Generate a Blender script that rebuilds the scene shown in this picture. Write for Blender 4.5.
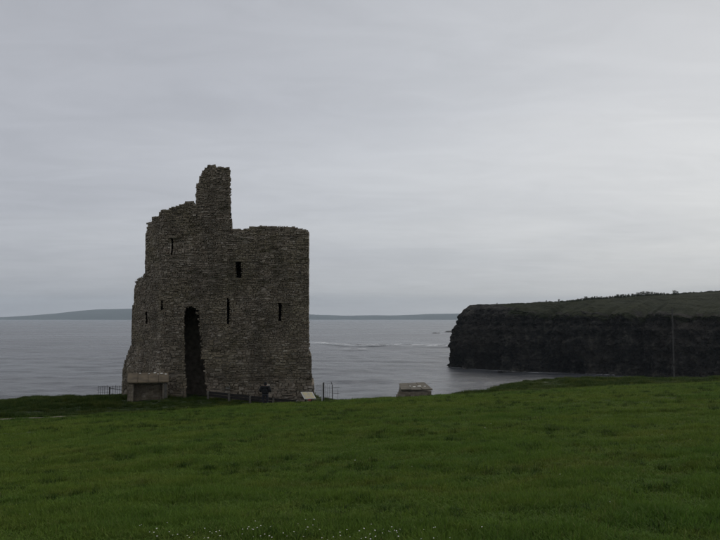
import bpy, math, random
import numpy as np
from math import radians, sin, cos, pi

for o in list(bpy.data.objects):
    bpy.data.objects.remove(o, do_unlink=True)
scene = bpy.context.scene
COL = scene.collection
random.seed(7)
RNG = np.random.default_rng(11)

# ------------------------------------------------------------------ camera
EYE = 25.0                      # metres above the sea
F = 760.0 / 720.0               # focal length in picture widths
PITCH = math.atan(48 / 760.0)
cam_d = bpy.data.cameras.new('camera')
cam = bpy.data.objects.new('camera', cam_d)
COL.objects.link(cam)
cam.location = (0, 0, EYE)
cam.rotation_euler = (pi / 2 + PITCH, 0, 0)
cam_d.sensor_width = 36.0
cam_d.lens = 36.0 * F
cam_d.clip_start = 0.1
cam_d.clip_end = 60000
scene.camera = cam

# ------------------------------------------------------------------ world
SUN_AZ, SUN_EL = radians(38), radians(38)      # clockwise from +Y, height
world = bpy.data.worlds.new("World")
scene.world = world
world.use_nodes = True
wn, wl = world.node_tree.nodes, world.node_tree.links
wn.clear()


def nd(nodes, t, **kw):
    n = nodes.new(t)
    for k, v in kw.items():
        setattr(n, k, v)
    return n


def mth(nodes, links, op, a, b=None, c=None, clamp=False):
    n = nodes.new('ShaderNodeMath')
    n.operation = op
    n.use_clamp = clamp
    for i, v in enumerate((a, b, c)):
        if v is None:
            continue
        if isinstance(v, (int, float)):
            n.inputs[i].default_value = v
        else:
            links.new(v, n.inputs[i])
    return n.outputs[0]


def ramp(nodes, links, fac, stops):
    n = nodes.new('ShaderNodeValToRGB')
    cr = n.color_ramp
    while len(cr.elements) > 1:
        cr.elements.remove(cr.elements[-1])
    cr.elements[0].position = stops[0][0]
    c = stops[0][1]
    cr.elements[0].color = (c, c, c, 1) if isinstance(c, (int, float)) else (*c, 1)
    for p, c in stops[1:]:
        e = cr.elements.new(p)
        e.color = (c, c, c, 1) if isinstance(c, (int, float)) else (*c, 1)
    links.new(fac, n.inputs[0])
    return n.outputs[0]


def mixc(nodes, links, fac, a, b, mode='MIX'):
    n = nodes.new('ShaderNodeMix')
    n.data_type = 'RGBA'
    n.blend_type = mode
    n.clamp_factor = True
    for sock, v in ((n.inputs[0], fac), (n.inputs[6], a), (n.inputs[7], b)):
        if isinstance(v, (int, float)):
            sock.default_value = v
        elif isinstance(v, tuple):
            sock.default_value = (*v, 1)
        else:
            links.new(v, sock)
    return n.outputs[2]


def build_sky():
    sky = nd(wn, 'ShaderNodeTexSky', sky_type='NISHITA', sun_disc=False,
             sun_elevation=SUN_EL, sun_rotation=SUN_AZ)
    tc = nd(wn, 'ShaderNodeTexCoord')
    sep = nd(wn, 'ShaderNodeSeparateXYZ')
    wl.new(tc.outputs['Generated'], sep.inputs[0])
    X, Y, Z = sep.outputs
    zz = mth(wn, wl, 'MAXIMUM', Z, 0.0)
    den = mth(wn, wl, 'ADD', zz, 0.10)
    # cloud sheet seen from below: direction projected on a plane
    comb = nd(wn, 'ShaderNodeCombineXYZ')
    wl.new(mth(wn, wl, 'DIVIDE', X, den), comb.inputs[0])
    wl.new(mth(wn, wl, 'DIVIDE', Y, den), comb.inputs[1])
    mp = nd(wn, 'ShaderNodeMapping')
    mp.inputs['Rotation'].default_value = (0, 0, radians(-32))
    mp.inputs['Scale'].default_value = (0.55, 1.0, 1)
    wl.new(comb.outputs[0], mp.inputs[0])
    n1 = nd(wn, 'ShaderNodeTexNoise')
    n1.inputs['Scale'].default_value = 0.75
    n1.inputs['Detail'].default_value = 6
    n1.inputs['Roughness'].default_value = 0.48
    n1.inputs['Distortion'].default_value = 0.5
    wl.new(mp.outputs[0], n1.inputs[0])
    n2 = nd(wn, 'ShaderNodeTexNoise')
    n2.inputs['Scale'].default_value = 3.4
    n2.inputs['Detail'].default_value = 7
    n2.inputs['Roughness'].default_value = 0.55
    n2.inputs['Distortion'].default_value = 1.4
    wl.new(mp.outputs[0], n2.inputs[0])
    # thin cloud in front of the sun: a very broad glow toward it
    dv = nd(wn, 'ShaderNodeVectorMath', operation='DOT_PRODUCT')
    g = np.array([0.50, 1.0, 0.16])
    g = g / np.linalg.norm(g)
    dv.inputs[1].default_value = tuple(g)
    wl.new(tc.outputs['Generated'], dv.inputs[0])
    glow = mth(wn, wl, 'POWER', mth(wn, wl, 'MAXIMUM', dv.outputs['Value'], 0.0), 7.0)
    lum = mth(wn, wl, 'MULTIPLY_ADD', glow, 0.34, 0.855)
    bb = ramp(wn, wl, n1.outputs['Fac'], [(0.30, 0.0), (0.72, 1.0)])
    lum = mth(wn, wl, 'MULTIPLY_ADD', bb, 0.15, lum)
    # wisps are faint
    w2 = ramp(wn, wl, n2.outputs['Fac'], [(0.35, 0.0), (0.7, 1.0)])
    lum = mth(wn, wl, 'MULTIPLY_ADD', w2, 0.075, mth(wn, wl, 'SUBTRACT', lum, 0.037))
    # cloud base a little darker close to the horizon
    hz = ramp(wn, wl, zz, [(0.0, 1.0), (0.05, 0.97), (0.12, 0.98), (0.22, 1.0), (0.42, 0.90), (1.0, 0.90)])
    lum = mth(wn, wl, 'MULTIPLY', lum, hz)
    # low lumpy stratus bank over the sea
    mp2 = nd(wn, 'ShaderNodeMapping')
    mp2.inputs['Scale'].default_value = (5.0, 5.0, 26.0)
    wl.new(tc.outputs['Generated'], mp2.inputs[0])
    n3 = nd(wn, 'ShaderNodeTexNoise')
    n3.inputs['Scale'].default_value = 1.0
    n3.inputs['Detail'].default_value = 7
    n3.inputs['Roughness'].default_value = 0.58
    wl.new(mp2.outputs[0], n3.inputs[0])
    bank = ramp(wn, wl, n3.outputs['Fac'], [(0.45, 0.0), (0.58, 1.0)])
    bz = ramp(wn, wl, zz, [(0.0, 0.8), (0.03, 1.0), (0.05, 0.6), (0.14, 0.35), (0.2, 0.0)])
    lum = mth(wn, wl, 'MULTIPLY', lum, mth(wn, wl, 'MULTIPLY_ADD', mth(wn, wl, 'MULTIPLY', bank, bz), -0.075, 1.02))
    cc = ramp(wn, wl, mth(wn, wl, 'MULTIPLY_ADD', glow, 0.75, mth(wn, wl, 'MULTIPLY', bb, 0.25)),
              [(0.0, (0.480, 0.494, 0.542)), (0.5, (0.508, 0.520, 0.545)), (1.0, (0.545, 0.545, 0.54))])
    sc = nd(wn, 'ShaderNodeVectorMath', operation='SCALE')
    wl.new(cc, sc.inputs[0])
    wl.new(lum, sc.inputs['Scale'])
    # nishita light through the sheet
    sk = nd(wn, 'ShaderNodeVectorMath', operation='SCALE')
    wl.new(sky.outputs[0], sk.inputs[0])
    sk.inputs['Scale'].default_value = 0.08
    skc = nd(wn, 'ShaderNodeVectorMath', operation='MINIMUM')
    skc.inputs[1].default_value = (1.0, 1.0, 1.0)
    wl.new(sk.outputs[0], skc.inputs[0])
    col = mixc(wn, wl, 0.07, sc.outputs[0], skc.outputs[0])
    bg = nd(wn, 'ShaderNodeBackground')
    wl.new(col, bg.inputs[0])
    bg.inputs[1].default_value = 1.0
    out = nd(wn, 'ShaderNodeOutputWorld')
    wl.new(bg.outputs[0], out.inputs[0])


build_sky()

sun_d = bpy.data.lights.new('sun', 'SUN')
sun_d.energy = 1.1
sun_d.angle = radians(45)
sun_d.color = (1.0, 0.95, 0.88)
sun = bpy.data.objects.new('sun', sun_d)
COL.objects.link(sun)
sun.rotation_euler = (radians(90) - SUN_EL, 0, pi - SUN_AZ)
sun.location = (40, 40, 90)

vs = scene.view_settings
vs.view_transform = 'Standard'
vs.look = 'None'
vs.gamma = 1
vs.exposure = 0.10
vs.use_curve_mapping = False


# ------------------------------------------------------------------ helpers
def at(px, py, Y):
    """a point seen at photo pixel (px,py), Y metres ahead of the camera"""
    u, v = (px - 360) / 760.0, (270 - py) / 760.0
    dy = cos(PITCH) - v * sin(PITCH)
    dz = sin(PITCH) + v * cos(PITCH)
    k = Y / dy
    return (u * k, Y, EYE + dz * k)


def _hash(*ij):
    h = np.zeros(np.shape(ij[0]), dtype=np.uint64)
    for i, p in zip(ij, (374761393, 668265263, 2147483647)):
        h = h + (i.astype(np.int64) + 100000).astype(np.uint64) * np.uint64(p)
    h = (h ^ (h >> np.uint64(13))) * np.uint64(1274126177)
    h = h & np.uint64(0xFFFFFFFF)
    h = (h ^ (h >> np.uint64(16))) * np.uint64(2246822519)
    h = h & np.uint64(0xFFFFFFFF)
    return ((h ^ (h >> np.uint64(15))) & np.uint64(0xFFFFFF)).astype(np.float64) / 0xFFFFFF


def noise2(x, y):
    x, y = np.broadcast_arrays(np.asarray(x, float), np.asarray(y, float))
    xi, yi = np.floor(x), np.floor(y)
    fx, fy = x - xi, y - yi
    fx, fy = fx * fx * (3 - 2 * fx), fy * fy * (3 - 2 * fy)
    a, b = _hash(xi, yi), _hash(xi + 1, yi)
    c, d = _hash(xi, yi + 1), _hash(xi + 1, yi + 1)
    return (a + (b - a) * fx) * (1 - fy) + (c + (d - c) * fx) * fy


def _h1(i, j):
    h = (i + 100000) * 374761393 + (j + 100000) * 668265263
    h &= 0xFFFFFFFFFFFFFFFF
    h = ((h ^ (h >> 13)) * 1274126177) & 0xFFFFFFFF
    h = ((h ^ (h >> 16)) * 2246822519) & 0xFFFFFFFF
    return ((h ^ (h >> 15)) & 0xFFFFFF) / 0xFFFFFF


def n2s(x, y):
    xi, yi = math.floor(x), math.floor(y)
    fx, fy = x - xi, y - yi
    fx, fy = fx * fx * (3 - 2 * fx), fy * fy * (3 - 2 * fy)
    a, b, c, d = _h1(xi, yi), _h1(xi + 1, yi), _h1(xi, yi + 1), _h1(xi + 1, yi + 1)
    return (a + (b - a) * fx) * (1 - fy) + (c + (d - c) * fx) * fy


def fbm(x, y, oct=4, gain=0.5):
    s, a, t = 0.0, 1.0, 0.0
    x, y = np.asarray(x, float), np.asarray(y, float)
    for o in range(oct):
        s = s + a * noise2(x * 2 ** o + 17.3 * o, y * 2 ** o - 9.1 * o)
        t += a
        a *= gain
    return s / t


def make_mesh(name, verts, faces, smooth=False):
    me = bpy.data.meshes.new(name)
    me.from_pydata([tuple(v) for v in verts], [], faces)
    if smooth:
        me.polygons.foreach_set('use_smooth', [True] * len(me.polygons))
    me.update()
    return me


def link(name, me, mat=None, parent=None, **props):
    o = bpy.data.objects.new(name, me)
    COL.objects.link(o)
    if mat is not None and me is not None and len(me.materials) == 0:
        me.materials.append(mat)
    if parent is not None:
        o.parent = parent
    for k, v in props.items():
        o[k] = v
    return o


def thing(name, loc, label, category, group=None, rz=0.0):
    o = bpy.data.objects.new(name, None)
    o.empty_display_size = 0.3
    COL.objects.link(o)
    o.location = loc
    o.rotation_euler = (0, 0, rz)
    o['label'] = label
    o['category'] = category
    if group:
        o['group'] = group
    return o


class MB:
    """collects simple solids"""
    def __init__(self):
        self.v, self.f = [], []

    def hexa(self, p):           # 8 corners: bottom 0-3 ccw, top 4-7
        n = len(self.v)
        self.v += [tuple(q) for q in p]
        self.f += [(n, n + 3, n + 2, n + 1), (n + 4, n + 5, n + 6, n + 7)]
        for i in range(4):
            j = (i + 1) % 4
            self.f.append((n + i, n + j, n + 4 + j, n + 4 + i))
        return self

    def box(self, x0, x1, y0, y1, z0, z1, jit=0.0):
        p = [(x0, y0, z0), (x1, y0, z0), (x1, y1, z0), (x0, y1, z0),
             (x0, y0, z1), (x1, y0, z1), (x1, y1, z1), (x0, y1, z1)]
        if jit:
            p = [tuple(c + random.uniform(-jit, jit) for c in q) for q in p]
        return self.hexa(p)

    def tube(self, a, b, r0, r1=None, n=8):
        r1 = r0 if r1 is None else r1
        a, b = np.array(a, float), np.array(b, float)
        d = b - a
        d /= np.linalg.norm(d)
        s = np.cross(d, (0, 0, 1) if abs(d[2]) < 0.9 else (1, 0, 0))
        s /= np.linalg.norm(s)
        t = np.cross(d, s)
        k = len(self.v)
        for c, r in ((a, r0), (b, r1)):
            for i in range(n):
                w = 2 * pi * i / n
                self.v.append(tuple(c + r * (cos(w) * s + sin(w) * t)))
        for i in range(n):
            j = (i + 1) % n
            self.f.append((k + i, k + j, k + n + j, k + n + i))
        self.f.append(tuple(k + i for i in range(n))[::-1])
        self.f.append(tuple(k + n + i for i in range(n)))
        return self

    def obj(self, name, mat, parent=None, smooth=False, bevel=0.0, **props):
        me = make_mesh(name, self.v, self.f, smooth)
        o = link(name, me, mat, parent, **props)
        if bevel:
            m = o.modifiers.new('bevel', 'BEVEL')
            m.width = bevel
            m.segments = 2
        return o


# ------------------------------------------------------------------ materials
def new_mat(name):
    m = bpy.data.materials.new(name)
    m.use_nodes = True
    n, l = m.node_tree.nodes, m.node_tree.links
    b = n['Principled BSDF']
    return m, n, l, b


def pos(n):
    return n.new('ShaderNodeNewGeometry').outputs['Position']


def noise(n, l, vec, scale, detail=5, rough=0.55, dist=0.0, sx=None):
    if sx is not None:
        mp = n.new('ShaderNodeMapping')
        mp.inputs['Scale'].default_value = sx
        l.new(vec, mp.inputs[0])
        vec = mp.outputs[0]
    t = n.new('ShaderNodeTexNoise')
    t.inputs['Scale'].default_value = scale
    t.inputs['Detail'].default_value = detail
    t.inputs['Roughness'].default_value = rough
    t.inputs['Distortion'].default_value = dist
    l.new(vec, t.inputs[0])
    return t.outputs['Fac']


def bump(n, l, b, h, strength=0.5, dist=0.02):
    t = n.new('ShaderNodeBump')
    t.inputs['Strength'].default_value = strength
    t.inputs['Distance'].default_value = dist
    l.new(h, t.inputs['Height'])
    l.new(t.outputs[0], b.inputs['Normal'])


def simple(name, c1, c2, scale=8, rough=0.8, bmp=0.3, bd=0.01, metal=0.0):
    m, n, l, b = new_mat(name)
    p = pos(n)
    f = noise(n, l, p, scale)
    l.new(mixc(n, l, ramp(n, l, f, [(0.3, 0), (0.7, 1)]), c1, c2), b.inputs['Base Color'])
    b.inputs['Roughness'].default_value = rough
    b.inputs['Metallic'].default_value = metal
    bump(n, l, b, noise(n, l, p, scale * 4), bmp, bd)
    return m


def stone_mat(name, base=1.0, warm=0.0):
    m, n, l, b = new_mat(name)
    p = pos(n)
    g = n.new('ShaderNodeNewGeometry')
    oi = n.new('ShaderNodeObjectInfo')
    r = mth(n, l, 'FRACT', mth(n, l, 'ADD', g.outputs['Random Per Island'], oi.outputs['Random']))
    k = base
    col = ramp(n, l, r, [(0.0, (0.130 * k, 0.104 * k, 0.078 * k)), (0.15, (0.180 * k, 0.148 * k, 0.112 * k)),
                         (0.5, (0.220 * k, 0.184 * k, 0.142 * k)), (0.8, (0.248 * k, 0.212 * k, 0.168 * k)),
                         (0.95, (0.29 * k, 0.252 * k, 0.204 * k)), (1.0, (0.38 * k, 0.34 * k, 0.285 * k))])
    # big weathering patches, warm lichen, dark algae running down
    f1 = ramp(n, l, noise(n, l, p, 0.35, 5, 0.6), [(0.42, 0), (0.62, 1)])
    col = mixc(n, l, mth(n, l, 'MULTIPLY', f1, 0.45), col, (0.205, 0.175, 0.100))
    f2 = ramp(n, l, noise(n, l, p, 0.6, 6, 0.65, 0.5, (1.6, 1, 0.35)), [(0.46, 0), (0.62, 1)])
    col = mixc(n, l, mth(n, l, 'MULTIPLY', f2, 0.6), col, (0.108, 0.092, 0.070))
    f5 = ramp(n, l, noise(n, l, p, 0.9, 7, 0.72, 0.6), [(0.36, 0.70), (0.52, 1.0), (0.68, 1.22)])
    m5 = n.new('ShaderNodeVectorMath')
    m5.operation = 'MULTIPLY'
    l.new(col, m5.inputs[0])
    l.new(f5, m5.inputs[1])
    col = m5.outputs[0]
    f3 = ramp(n, l, noise(n, l, p, 3.0, 7, 0.75), [(0.58, 0), (0.70, 1)])
    col = mixc(n, l, mth(n, l, 'MULTIPLY', f3, 0.55), col, (0.30, 0.29, 0.25))
    f4 = ramp(n, l, noise(n, l, p, 14.0, 5, 0.7), [(0.35, 0.72), (0.65, 1.12)])
    mul = n.new('ShaderNodeVectorMath')
    mul.operation = 'MULTIPLY'
    l.new(col, mul.inputs[0])
    l.new(f4, mul.inputs[1])
    l.new(mul.outputs[0], b.inputs['Base Color'])
    b.inputs['Roughness'].default_value = 0.95
    b.inputs['Specular IOR Level'].default_value = 0.12
    bump(n, l, b, noise(n, l, p, 9, 8, 0.65), 0.8, 0.05)
    return m


M = {}
M['stone'] = stone_mat('weathered_limestone', 1.22)
M['core'] = simple('rubble_mortar', (0.12, 0.100, 0.076), (0.31, 0.27, 0.215), 3.0, 0.95, 0.8, 0.05)
M['pale_stone'] = simple('pale_cut_block', (0.19, 0.18, 0.155), (0.24, 0.23, 0.20), 4, 0.9)
M['slab'] = simple('brown_roof_slab', (0.105, 0.082, 0.052), (0.22, 0.17, 0.105), 1.6, 0.85, 0.6, 0.03)
M['slab_dark'] = simple('dark_roof_slab', (0.07, 0.062, 0.045), (0.15, 0.13, 0.095), 2.2, 0.9, 0.6, 0.03)  # darker brown than the other roof slabs
M['lichen'] = simple('pale_lichen', (0.62, 0.6, 0.52), (0.85, 0.83, 0.76), 9, 0.9)
M['iron'] = simple('dark_iron', (0.02, 0.02, 0.02), (0.05, 0.04, 0.035), 10, 0.6, 0.2, 0.005, 0.3)
M['white_frame_highlight'] = simple('white_frame_and_highlight', (0.6, 0.6, 0.58), (0.75, 0.75, 0.73), 6, 0.6)  # white of the board frame and of the strip standing for a highlight
M['timber'] = simple('dark_timber', (0.008, 0.007, 0.006), (0.02, 0.017, 0.014), 5, 0.85)  # near-black brown for planks, legs and shoes
M['post'] = simple('pale_weathered_post', (0.07, 0.065, 0.055), (0.135, 0.125, 0.105), 7, 0.85)
M['pole'] = simple('grey_pole_wood', (0.05, 0.049, 0.046), (0.085, 0.082, 0.077), 3, 0.85)
M['red'] = simple('red_plastic', (0.35, 0.03, 0.03), (0.45, 0.05, 0.05), 6, 0.5)
M['path'] = simple('trodden_path', (0.12, 0.105, 0.07), (0.19, 0.165, 0.11), 2.0, 0.95, 0.6, 0.03)


def grass_mat(name, ca, cb, cc, rough=0.7):
    m, n, l, b = new_mat(name)
    p = pos(n)
    oi = n.new('ShaderNodeObjectInfo')
    g = n.new('ShaderNodeNewGeometry')
    big = ramp(n, l, noise(n, l, p, 0.11, 5, 0.6, 0.6), [(0.33, 0), (0.67, 1)])
    sm = ramp(n, l, noise(n, l, p, 1.5, 5, 0.65), [(0.35, 0), (0.7, 1)])
    col = mixc(n, l, big, ca, cb)
    col = mixc(n, l, mth(n, l, 'MULTIPLY', sm, 0.5), col, cc)
    r = mth(n, l, 'FRACT', mth(n, l, 'ADD', g.outputs['Random Per Island'], oi.outputs['Random']))
    pt = ramp(n, l, noise(n, l, p, 0.55, 6, 0.7, 0.8), [(0.50, 0), (0.66, 1)])
    col = mixc(n, l, mth(n, l, 'MULTIPLY', pt, 0.5), col, (0.165, 0.180, 0.034))
    dead = ramp(n, l, r, [(0.93, 0), (0.97, 1)])
    col = mixc(n, l, mth(n, l, 'MULTIPLY', dead, 0.5), col, (0.16, 0.14, 0.06))
    vv = ramp(n, l, r, [(0.0, 0.7), (1.0, 1.25)])
    mul = n.new('ShaderNodeVectorMath')
    mul.operation = 'MULTIPLY'
    l.new(col, mul.inputs[0])
    l.new(vv, mul.inputs[1])
    l.new(mul.outputs[0], b.inputs['Base Color'])
    b.inputs['Roughness'].default_value = rough
    b.inputs['Specular IOR Level'].default_value = 0.07
    tr = n.new('ShaderNodeBsdfTranslucent')
    l.new(mul.outputs[0], tr.inputs[0])
    mx = n.new('ShaderNodeMixShader')
    mx.inputs[0].default_value = 0.3
    l.new(b.outputs[0], mx.inputs[1])
    l.new(tr.outputs[0], mx.inputs[2])
    l.new(mx.outputs[0], n['Material Output'].inputs[0])
    return m


M['turf'] = grass_mat('pasture_grass', (0.096, 0.172, 0.026), (0.150, 0.208, 0.032), (0.050, 0.098, 0.020))
M['rough'] = grass_mat('rough_grass', (0.036, 0.070, 0.012), (0.058, 0.086, 0.015), (0.022, 0.044, 0.010))
M['tussock'] = grass_mat('coarse_tussock', (0.034, 0.068, 0.012), (0.052, 0.086, 0.015), (0.024, 0.050, 0.010))
M['bush'] = simple('windblown_bush_leaf', (0.03, 0.04, 0.02), (0.06, 0.07, 0.035), 3, 0.8)
M['bark'] = simple('bush_bark', (0.05, 0.045, 0.035), (0.09, 0.08, 0.065), 3, 0.9)


def ground_mat():
    m, n, l, b = new_mat('turf_ground')
    p = pos(n)
    f = ramp(n, l, noise(n, l, p, 0.11, 5, 0.6, 0.6), [(0.33, 0), (0.67, 1)])
    col = mixc(n, l, f, (0.036, 0.072, 0.010), (0.058, 0.092, 0.011))
    f2 = ramp(n, l, noise(n, l, p, 2.2, 7, 0.7), [(0.4, 0), (0.65, 1)])
    col = mixc(n, l, f2, (0.03, 0.038, 0.014), col)
    # bare rock where it is steep
    g = n.new('ShaderNodeNewGeometry')
    s = n.new('ShaderNodeSeparateXYZ')
    l.new(g.outputs['True Normal'], s.inputs[0])
    steep = ramp(n, l, s.outputs[2], [(0.55, 1), (0.75, 0)])
    rk = mixc(n, l, noise(n, l, p, 0.5, 8, 0.7, 0, (0.5, 0.5, 3)), (0.02, 0.019, 0.017), (0.10, 0.095, 0.08))
    l.new(mixc(n, l, steep, col, rk), b.inputs['Base Color'])
    b.inputs['Roughness'].default_value = 0.95
    bump(n, l, b, noise(n, l, p, 6, 8, 0.7), 0.8, 0.06)
    return m


def cliff_mat():
    m, n, l, b = new_mat('cliff_rock_and_turf')
    p = pos(n)
    st = noise(n, l, p, 0.22, 9, 0.68, 0.4, (0.8, 0.8, 1.3))
    vt = noise(n, l, p, 0.35, 7, 0.65, 0.3, (1.6, 1.6, 0.35))
    f = mth(n, l, 'ADD', mth(n, l, 'MULTIPLY', st, 0.6), mth(n, l, 'MULTIPLY', vt, 0.4))
    rock = ramp(n, l, f, [(0.38, (0.006, 0.006, 0.006)), (0.47, (0.018, 0.017, 0.015)),
                          (0.53, (0.032, 0.030, 0.026)), (0.63, (0.082, 0.076, 0.062))])
    brown = ramp(n, l, noise(n, l, p, 0.03, 4, 0.6), [(0.45, 0), (0.62, 1)])
    rock = mixc(n, l, mth(n, l, 'MULTIPLY', brown, 0.45), rock, (0.050, 0.042, 0.034))
    white = ramp(n, l, noise(n, l, p, 0.28, 6, 0.75, 0.2, (1.5, 1.5, 0.5)), [(0.70, 0), (0.76, 1)])
    rock = mixc(n, l, mth(n, l, 'MULTIPLY', white, 0.7), rock, (0.26, 0.255, 0.235))
    gr = mixc(n, l, ramp(n, l, noise(n, l, p, 0.06, 7, 0.65), [(0.35, 0), (0.65, 1)]),
              (0.015, 0.019, 0.008), (0.032, 0.035, 0.014))
    gr = mixc(n, l, ramp(n, l, noise(n, l, p, 0.5, 7, 0.7), [(0.4, 0), (0.6, 0.5)]), gr, (0.024, 0.028, 0.015))
    at_ = n.new('ShaderNodeAttribute')
    at_.attribute_name = 'turf'
    ragged = mth(n, l, 'ADD', at_.outputs['Fac'],
                 mth(n, l, 'MULTIPLY', mth(n, l, 'SUBTRACT', noise(n, l, p, 0.16, 7, 0.7), 0.5), 1.5))
    k = ramp(n, l, ragged, [(0.42, 0), (0.58, 1)])
    l.new(mixc(n, l, k, rock, gr), b.inputs['Base Color'])
    b.inputs['Roughness'].default_value = 0.9
    b.inputs['Specular IOR Level'].default_value = 0.06
    bump(n, l, b, mth(n, l, 'ADD', noise(n, l, p, 0.6, 9, 0.72, 0, (0.6, 0.6, 2.0)), st), 1.0, 0.9)
    return m


def sea_mat():
    m, n, l, b = new_mat('grey_sea_water')
    p = pos(n)
    slick = ramp(n, l, noise(n, l, p, 0.004, 6, 0.6, 0.8, (0.45, 1.8, 1)), [(0.36, 0), (0.66, 1)])
    l.new(mixc(n, l, slick, (0.065, 0.069, 0.074), (0.095, 0.097, 0.102)), b.inputs['Base Color'])
    b.inputs['IOR'].default_value = 1.333
    l.new(mth(n, l, 'MULTIPLY_ADD', slick, 0.10, 0.22), b.inputs['Roughness'])
    h = mth(n, l, 'ADD',
            mth(n, l, 'MULTIPLY', noise(n, l, p, 0.05, 8, 0.62, 0.3, (0.55, 1.5, 1)), 1.6),
            mth(n, l, 'MULTIPLY', noise(n, l, p, 0.8, 6, 0.6, 0.2, (0.7, 1.3, 1)), 0.22))
    bump(n, l, b, h, 0.8, 1.5)
    return m


def hill_mat():
    return simple('haze_tinted_hill', (0.030, 0.050, 0.050), (0.055, 0.075, 0.070), 0.002, 1.0, 0.0, 1)  # blue of the distant air partly put into the hill colour


M['ground'] = ground_mat()
M['cliff'] = cliff_mat()
M['sea'] = sea_mat()
M['hill'] = hill_mat()


def foam_mat():
    m, n, l, b = new_mat('sea_foam')
    p = pos(n)
    f = ramp(n, l, noise(n, l, p, 0.12, 8, 0.75, 0.4, (0.6, 1.5, 1)), [(0.44, 0), (0.62, 1)])
    b.inputs['Base Color'].default_value = (0.62, 0.63, 0.63, 1)
    b.inputs['Roughness'].default_value = 0.8
    at_ = n.new('ShaderNodeAttribute')
    at_.attribute_name = 'thick'
    l.new(mth(n, l, 'MULTIPLY', f, at_.outputs['Fac']), b.inputs['Alpha'])
    return m


M['foam'] = foam_mat()

# ------------------------------------------------------------------ near land
CTRL = [at(0, 421, 45), at(60, 418, 46), at(120, 414.5, 47), at(180, 410.5, 48.5), at(245, 406.5, 50), at(300, 403.5, 51),
        at(340, 402, 52), at(395, 399.5, 53), at(440, 397.5, 55), at(500, 393, 58), at(560, 389.5, 60),
        at(640, 386, 61), at(720, 382.5, 62),
        at(0, 405, 57), at(60, 402, 59), at(105, 399.5, 60), at(150, 400, 57), at(200, 396.5, 60), at(235, 403, 56),
        at(265, 407.5, 55), at(310, 408, 57),
        at(490, 393, 66), at(520, 383.2, 74), at(560, 380.2, 78), at(640, 379.6, 82), at(720, 380.6, 86),
        (0, 0, 23.35), (-12, 0, 23.0), (12, 0, 23.7), (0, 8, 22.78), (0, -20, 24.5), (-40, -20, 23.4), (40, -20, 25.6),
        (-60, 50, 17.2), (-60, 0, 20.5), (60, 0, 26.0), (55, 60, 21.6), (90, 60, 23.0), (90, 100, 20.5), (120, 0, 30),
        (-90, 60, 15.5), (-60, -60, 22), (60, -60, 28), (120, -60, 32)]
CTRL = np.array(CTRL)


def _phi(d):
    return d        # linear kernel: smooth enough, no overshoot


_D = np.linalg.norm(CTRL[:, None, :2] - CTRL[None, :, :2], axis=2)
_N = len(CTRL)
_A = np.zeros((_N + 3, _N + 3))
_A[:_N, :_N] = np.sqrt(_D ** 2 + 9.0) + np.eye(_N) * -0.4
_P = np.c_[np.ones(_N), CTRL[:, :2]]
_A[:_N, _N:] = _P
_A[_N:, :_N] = _P.T
_W = np.linalg.solve(_A, np.r_[CTRL[:, 2], 0, 0, 0])


def base_h(x, y):
    x, y = np.asarray(x, float), np.asarray(y, float)
    z = _W[_N] + _W[_N + 1] * x + _W[_N + 2] * y
    for i in range(_N):
        z = z + _W[i] * np.sqrt((x - CTRL[i, 0]) ** 2 + (y - CTRL[i, 1]) ** 2 + 9.0)
    return z


EDGE = np.array([(-200, 70), (-90, 68), (-45, 65), (-30, 67), (-22, 72.5), (-12, 73), (-5, 69), (-1, 62), (4, 61), (7, 61),
                 (10.5, 66), (15.5, 76), (21.5, 82), (32, 87), (43, 91), (60, 97), (95, 115), (130, 140), (400, 300)], float)


def edge_y(x):
    return np.interp(x, EDGE[:, 0], EDGE[:, 1]) + (fbm(np.asarray(x) * 0.35, 3.3, 3) - 0.5) * 1.6


def edge_dist(x, y):
    """approx. distance inside the land, negative beyond the cliff edge"""
    return (edge_y(x) - y) * 0.8


def ground_h(x, y):
    x, y = np.asarray(x, float), np.asarray(y, float)
    z = base_h(x, y)
    z = z + (fbm(x * 0.16, y * 0.16, 3) - 0.5) * 0.22 + (fbm(x * 0.9, y * 0.9, 3) - 0.5) * 0.10
    rg = rough_mask(x, y)
    z = z + rg * (fbm(x * 0.5 + 40, y * 0.5, 3) - 0.5) * 0.35
    d = edge_dist(x, y)
    drop = np.clip(-d, 0, 16)
    zc = z - drop * 2.4 - (fbm(x * 0.3, y * 0.3, 4) - 0.5) * np.clip(drop, 0, 4) * 2
    return np.where(d > 0, z, np.maximum(zc, -6.0))


def rough_mask(x, y):
    x, y = np.asarray(x, float), np.asarray(y, float)
    b = np.interp(x, [-90, -21, -14, -8, -4, 2.5, 6, 10, 16, 29, 60, 130], [46, 46.2, 47.8, 50.5, 54.5, 57, 57, 57.8, 59.0, 61.5, 65, 80])
    b = b + (fbm(x * 0.5, 7.7, 3) - 0.5) * 1.2
    return np.clip((y - b) / 0.8, 0, 1)


def build_ground():
    xs = np.r_[np.arange(-130, -45, 2.5), np.arange(-45, 60, 0.4), np.arange(60, 135, 2.5)]
    ys = np.r_[np.arange(-60, 0, 3.0), np.arange(0, 6, 0.5), np.arange(6, 100, 0.4), np.arange(100, 175, 2.5)]
    X, Y = np.meshgrid(xs, ys)
    Z = ground_h(X, Y)
    nx, ny = len(xs), len(ys)
    v = np.c_[X.ravel(), Y.ravel(), Z.ravel()]
    idx = np.arange(nx * ny).reshape(ny, nx)
    q = np.stack([idx[:-1, :-1], idx[:-1, 1:], idx[1:, 1:], idx[1:, :-1]], -1).reshape(-1, 4)
    zz = Z.ravel()
    keep = zz[q].max(1) > -5.5
    q = q[keep]
    me = make_mesh('ground', v.tolist(), q.tolist(), True)
    link('ground', me, M['ground'], kind='structure')


build_ground()


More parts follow.
